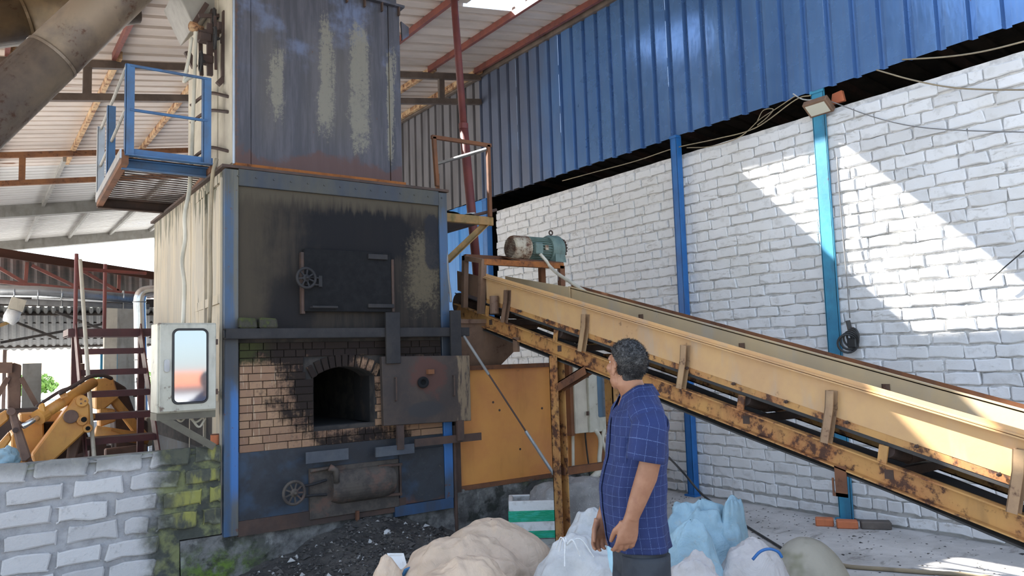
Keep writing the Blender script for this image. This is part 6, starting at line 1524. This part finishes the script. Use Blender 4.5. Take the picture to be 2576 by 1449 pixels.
# hair: cap plus short strands
hb = MB(); rr = random.Random(2)
def inhair(q):
    f, l, u = q
    if u < -.062: return False
    line = -.075 + (.0 if f < -.03 else (f + .03) * 1.5)
    if f > -.015 and abs(l) > .04 and u < .032 + (f + .015) * .55: return False
    if f > .068: return u > .068 + (f - .068) * 1.0
    if f > .02: return u > .02 + (f - .02) * .9
    return u > line
N1, N2 = 64, 40; keep = {}
def hpt(u, v, k=1.035): return (-.010 + .100 * k * math.cos(2 * math.pi * u) * math.sin(math.pi * v), .079 * k * math.sin(2 * math.pi * u) * math.sin(math.pi * v), .028 - .095 * k * math.cos(math.pi * v))
for j in range(N2 + 1):
    for i in range(N1):
        q = hpt(i / N1, j / N2); qq = Hp(*q); hb.v.append(qq + (qq - HC).normalized() * .002 * fbm(qq * 60))
for j in range(N2):
    for i in range(N1):
        if inhair(hpt((i + .5) / N1, (j + .5) / N2)):
            a = j * N1 + i; b_ = j * N1 + (i + 1) % N1; hb.f.append((a, b_, b_ + N1, a + N1))
# nape
hb.grid(lambda u, v: Hp(-.030 - .040 * math.sin(math.pi * u) - .018 * (1 - v), .058 * math.cos(math.pi * u) * (1 - .12 * v), -.025 - .068 * v), 20, 6)
for k in range(5200):
    q = hpt(rr.random(), math.acos(rr.uniform(-1, 1)) / math.pi, 1.03)
    if not inhair(q): continue
    p = Hp(*q); nn = (p - HC).normalized(); t_ = (nn + HF * rr.uniform(-.5, .25) + hl * rr.uniform(-.5, .5) - HU * .35).normalized(); sd = t_.cross(nn).normalized() * .0011; ln = rr.uniform(.006, .014)
    hb.add([p - sd, p + sd, p + t_ * ln], [(0, 1, 2)])
hb.build('hair', 'hair', man, smooth=False, fix=False)
# shirt: body tube with plaid coordinates
SH = MB(); SH.uv = []
SR = [(.795, .000, .122, .178), (.83, .004, .124, .180), (.90, .012, .130, .180), (.97, .016, .134, .178), (1.04, .016, .132, .176), (1.10, .008, .128, .178), (1.17, -.006, .124, .184), (1.24, -.012, .120, .190), (1.30, -.013, .116, .192), (1.355, -.014, .106, .182), (1.400, -.015, .092, .150), (1.428, -.016, .078, .112), (1.445, -.016, .067, .080)]
def interp(rows, z):
    for a, b_ in zip(rows, rows[1:]):
        if a[0] <= z <= b_[0]:
            t = (z - a[0]) / (b_[0] - a[0]); return [x + (y - x) * t for x, y in zip(a, b_)]
    return rows[-1]
def fold(p, d, z):
    q = p - PB; f, l = q.dot(PF), q.dot(PLT)
    a = math.sin((z * 34 + f * 26 + 2.2 * mnoise.noise(V3((f * 6, l * 6, z * 5))))) * .5 + .5
    k = .0045 * (a - .5) * max(0, 1 - abs(z - 1.04) / .16)
    k += .010 * mnoise.noise(V3((f * 9 + 3, l * 9, z * 5))) * (1.0 if z < 1.2 else .5) + .005 * mnoise.noise(V3((f * 24, l * 24, z * 16)))
    if z < .90: k += .006 * math.sin(math.atan2(l, f) * 7 + 1) * (.90 - z) / .1
    return d * k
NS, NZ = 96, 84
for j in range(NZ + 1):
    z = .795 + (1.445 - .795) * j / NZ; _, f, a, w = interp(SR, z)
    for k in range(NS + 1):
        th = -math.pi / 2 + 2 * math.pi * k / NS; cs, sn = math.cos(th), math.sin(th); e = 2.25
        p = W(f, 0, z) + PF * a * math.copysign(abs(cs) ** (2 / e), cs) + PLT * w * math.copysign(abs(sn) ** (2 / e), sn)
        d = (PF * cs + PLT * sn); p = p + fold(p, d, z)
        if z > 1.33 and cs > 0: p = p - V3((0, 0, 1)) * (z - 1.33) * .9 * max(0, cs) ** 2 * .6
        SH.v.append(p); SH.uv.append((k / NS * .98, z))
for j in range(NZ):
    for k in range(NS):
        a = j * (NS + 1) + k; SH.f.append((a, a + 1, a + NS + 2, a + NS + 1))
# sleeves
for s in (1, -1):
    o = len(SH.v); n = 40; m_ = 24
    P0 = [W(-.016, s * .080, 1.375), W(-.022, s * .145, 1.350), W(-.028, s * .190, 1.300), atd(1636, 1065, 3.05), atd(1629, 1110, 3.03), atd(1622, 1160, 3.02)]
    if s < 0: P0 = [W(-.010, s * .080, 1.372), W(-.006, s * .145, 1.345), W(.002, s * .188, 1.295), W(.008, s * .205, 1.22), W(.012, s * .210, 1.155), W(.016, s * .212, 1.092)]
    fa = [.070, .074, .072, .072, .073, .073]; la = [.040, .060, .062, .060, .058, .058]
    for j in range(m_ + 1):
        t = j / m_ * (len(P0) - 1); i = min(int(t), len(P0) - 2); ft = t - i; c = P0[i].lerp(P0[i + 1], ft); a = fa[i] + (fa[i + 1] - fa[i]) * ft; w = la[i] + (la[i + 1] - la[i]) * ft
        dd = (P0[i + 1] - P0[i]).normalized(); sf = (PF - dd * PF.dot(dd)).normalized(); sl2 = dd.cross(sf)
        for k in range(n + 1):
            th = 2 * math.pi * k / n; d = sf * math.cos(th) * a + sl2 * math.sin(th) * w
            p = c + d; q = p - PB; p = p + d.normalized() * (.007 * mnoise.noise(V3((q.dot(PF) * 13, q.dot(PLT) * 13, q.z * 9))) + (.003 if j >= m_ - 3 else 0))
            SH.v.append(p); SH.uv.append((k / n * .42 + .01, 1.352 - .29 * j / m_ + .5))
    for j in range(m_):
        for k in range(n):
            a = o + j * (n + 1) + k; SH.f.append((a, a + 1, a + n + 2, a + n + 1))
sh = SH.build('shirt', 'shirt_check', man, smooth=True, fix=False)
sh.modifiers.new('cloth', 'SOLIDIFY').thickness = .003
# collar
CO = MB(); CO.uv = []; n = 48
for j in range(7):
    v = j / 6
    for k in range(n + 1):
        th = math.radians(28) + math.radians(304) * k / n; cs, sn = math.cos(th), math.sin(th); fr_ = max(0, cs)
        if v < .45:
            t = v / .45; r1, r2, z = .066 + .002 * t, .068, 1.424 + .040 * t - .050 * fr_ ** 1.5
        else:
            t = (v - .45) / .55; r1, r2, z = .070 + .030 * t + .012 * fr_ * t, .072 + .026 * t, 1.466 - .050 * t - .050 * fr_ ** 1.5 - .030 * fr_ * t
        CO.v.append(W(-.014 + r1 * cs, r2 * sn, z)); CO.uv.append((k / n * .42, v * .1 + 2))
for j in range(6):
    for k in range(n): a = j * (n + 1) + k; CO.f.append((a, a + 1, a + n + 2, a + n + 1))
co = CO.build('collar', 'shirt_check', man, smooth=True, fix=False); co.modifiers.new('cloth', 'SOLIDIFY').thickness = .003
# chest pocket and placket
PK = MB(); PK.uv = []
def onshirt(th, z, off):
    _, f, a, w = interp(SR, z); cs, sn = math.cos(th), math.sin(th); e = 2.25
    p = W(f, 0, z) + PF * a * math.copysign(abs(cs) ** (2 / e), cs) + PLT * w * math.copysign(abs(sn) ** (2 / e), sn); d = PF * cs + PLT * sn
    return p + fold(p, d, z) + d * off
for j in range(9):
    for k in range(9): th = math.radians(22 + 34 * k / 8); z = 1.155 + .105 * j / 8; PK.v.append(onshirt(th, z, .007 if 0 < k < 8 and j > 0 else .001)); PK.uv.append((k / 8 * .11, z))
for j in range(8):
    for k in range(8): a = j * 9 + k; PK.f.append((a, a + 1, a + 10, a + 9))
PK.build('chest_pocket', 'shirt_check', man, smooth=True, fix=False)
PL_ = MB(); PL_.uv = []
for j in range(31):
    for k in range(4): th = math.radians(-5 + 12 * k / 3); z = .80 + .53 * j / 30; PL_.v.append(onshirt(th, z, .005)); PL_.uv.append((k / 3 * .03, z))
for j in range(30):
    for k in range(3): a = j * 4 + k; PL_.f.append((a, a + 1, a + 5, a + 4))
PL_.build('placket', 'shirt_check', man, smooth=True, fix=False)
# trousers
T = MB()
def tf(p, d, t): q = p - PB; return d * (.008 * mnoise.noise(V3((q.dot(PF) * 10, q.dot(PLT) * 10, q.z * 7))) + .004 * mnoise.noise(q * 22))
ringloft(T, [(W(f, 0, z), PF * a, PLT * w) for z, f, a, w in ((.70, .0, .104, .172), (.76, .0, .106, .170), (.80, .002, .104, .160), (.86, .008, .102, .146))], 48, 2.4, True, tf)
for s in (-1, 1):
    rows = []
    for z, f, r in ((.78, -.002, .098), (.70, -.002, .100), (.60, .0, .096), (.50, .008, .088), (.40, .0, .082), (.28, -.012, .078), (.16, -.025, .076), (.06, -.03, .078), (.045, -.03, .076)):
        rows.append((W(f, s * (.088 + .012 * (1 - z)), z), PF * r, PLT * r * .92))
    T2 = [rows[0]]
    for a, b_ in zip(rows, rows[1:]):
        for t in (.25, .5, .75, 1.0): T2.append(tuple(x.lerp(y, t) for x, y in zip(a, b_)))
    ringloft(T, T2, 32, 2.1, True, tf)
T.build('trousers', 'trouser', man, smooth=True)
for s in (-1, 1):
    c = W(.045, s * .108, 0); S_ = MB()
    S_.grid(lambda u, v: c + PF * (.145 * math.cos(2 * math.pi * u) * (math.sin(math.pi * v) ** .6)) + PLT * (.050 * math.sin(2 * math.pi * u) * (math.sin(math.pi * v) ** .6)) + V3((0, 0, max(0.003, .045 - .05 * math.cos(math.pi * v) + (.02 if math.cos(2 * math.pi * u) < -.2 else 0) * v))), 28, 12, True)
    S_.build('shoe', 'shoe_black', man, smooth=True)
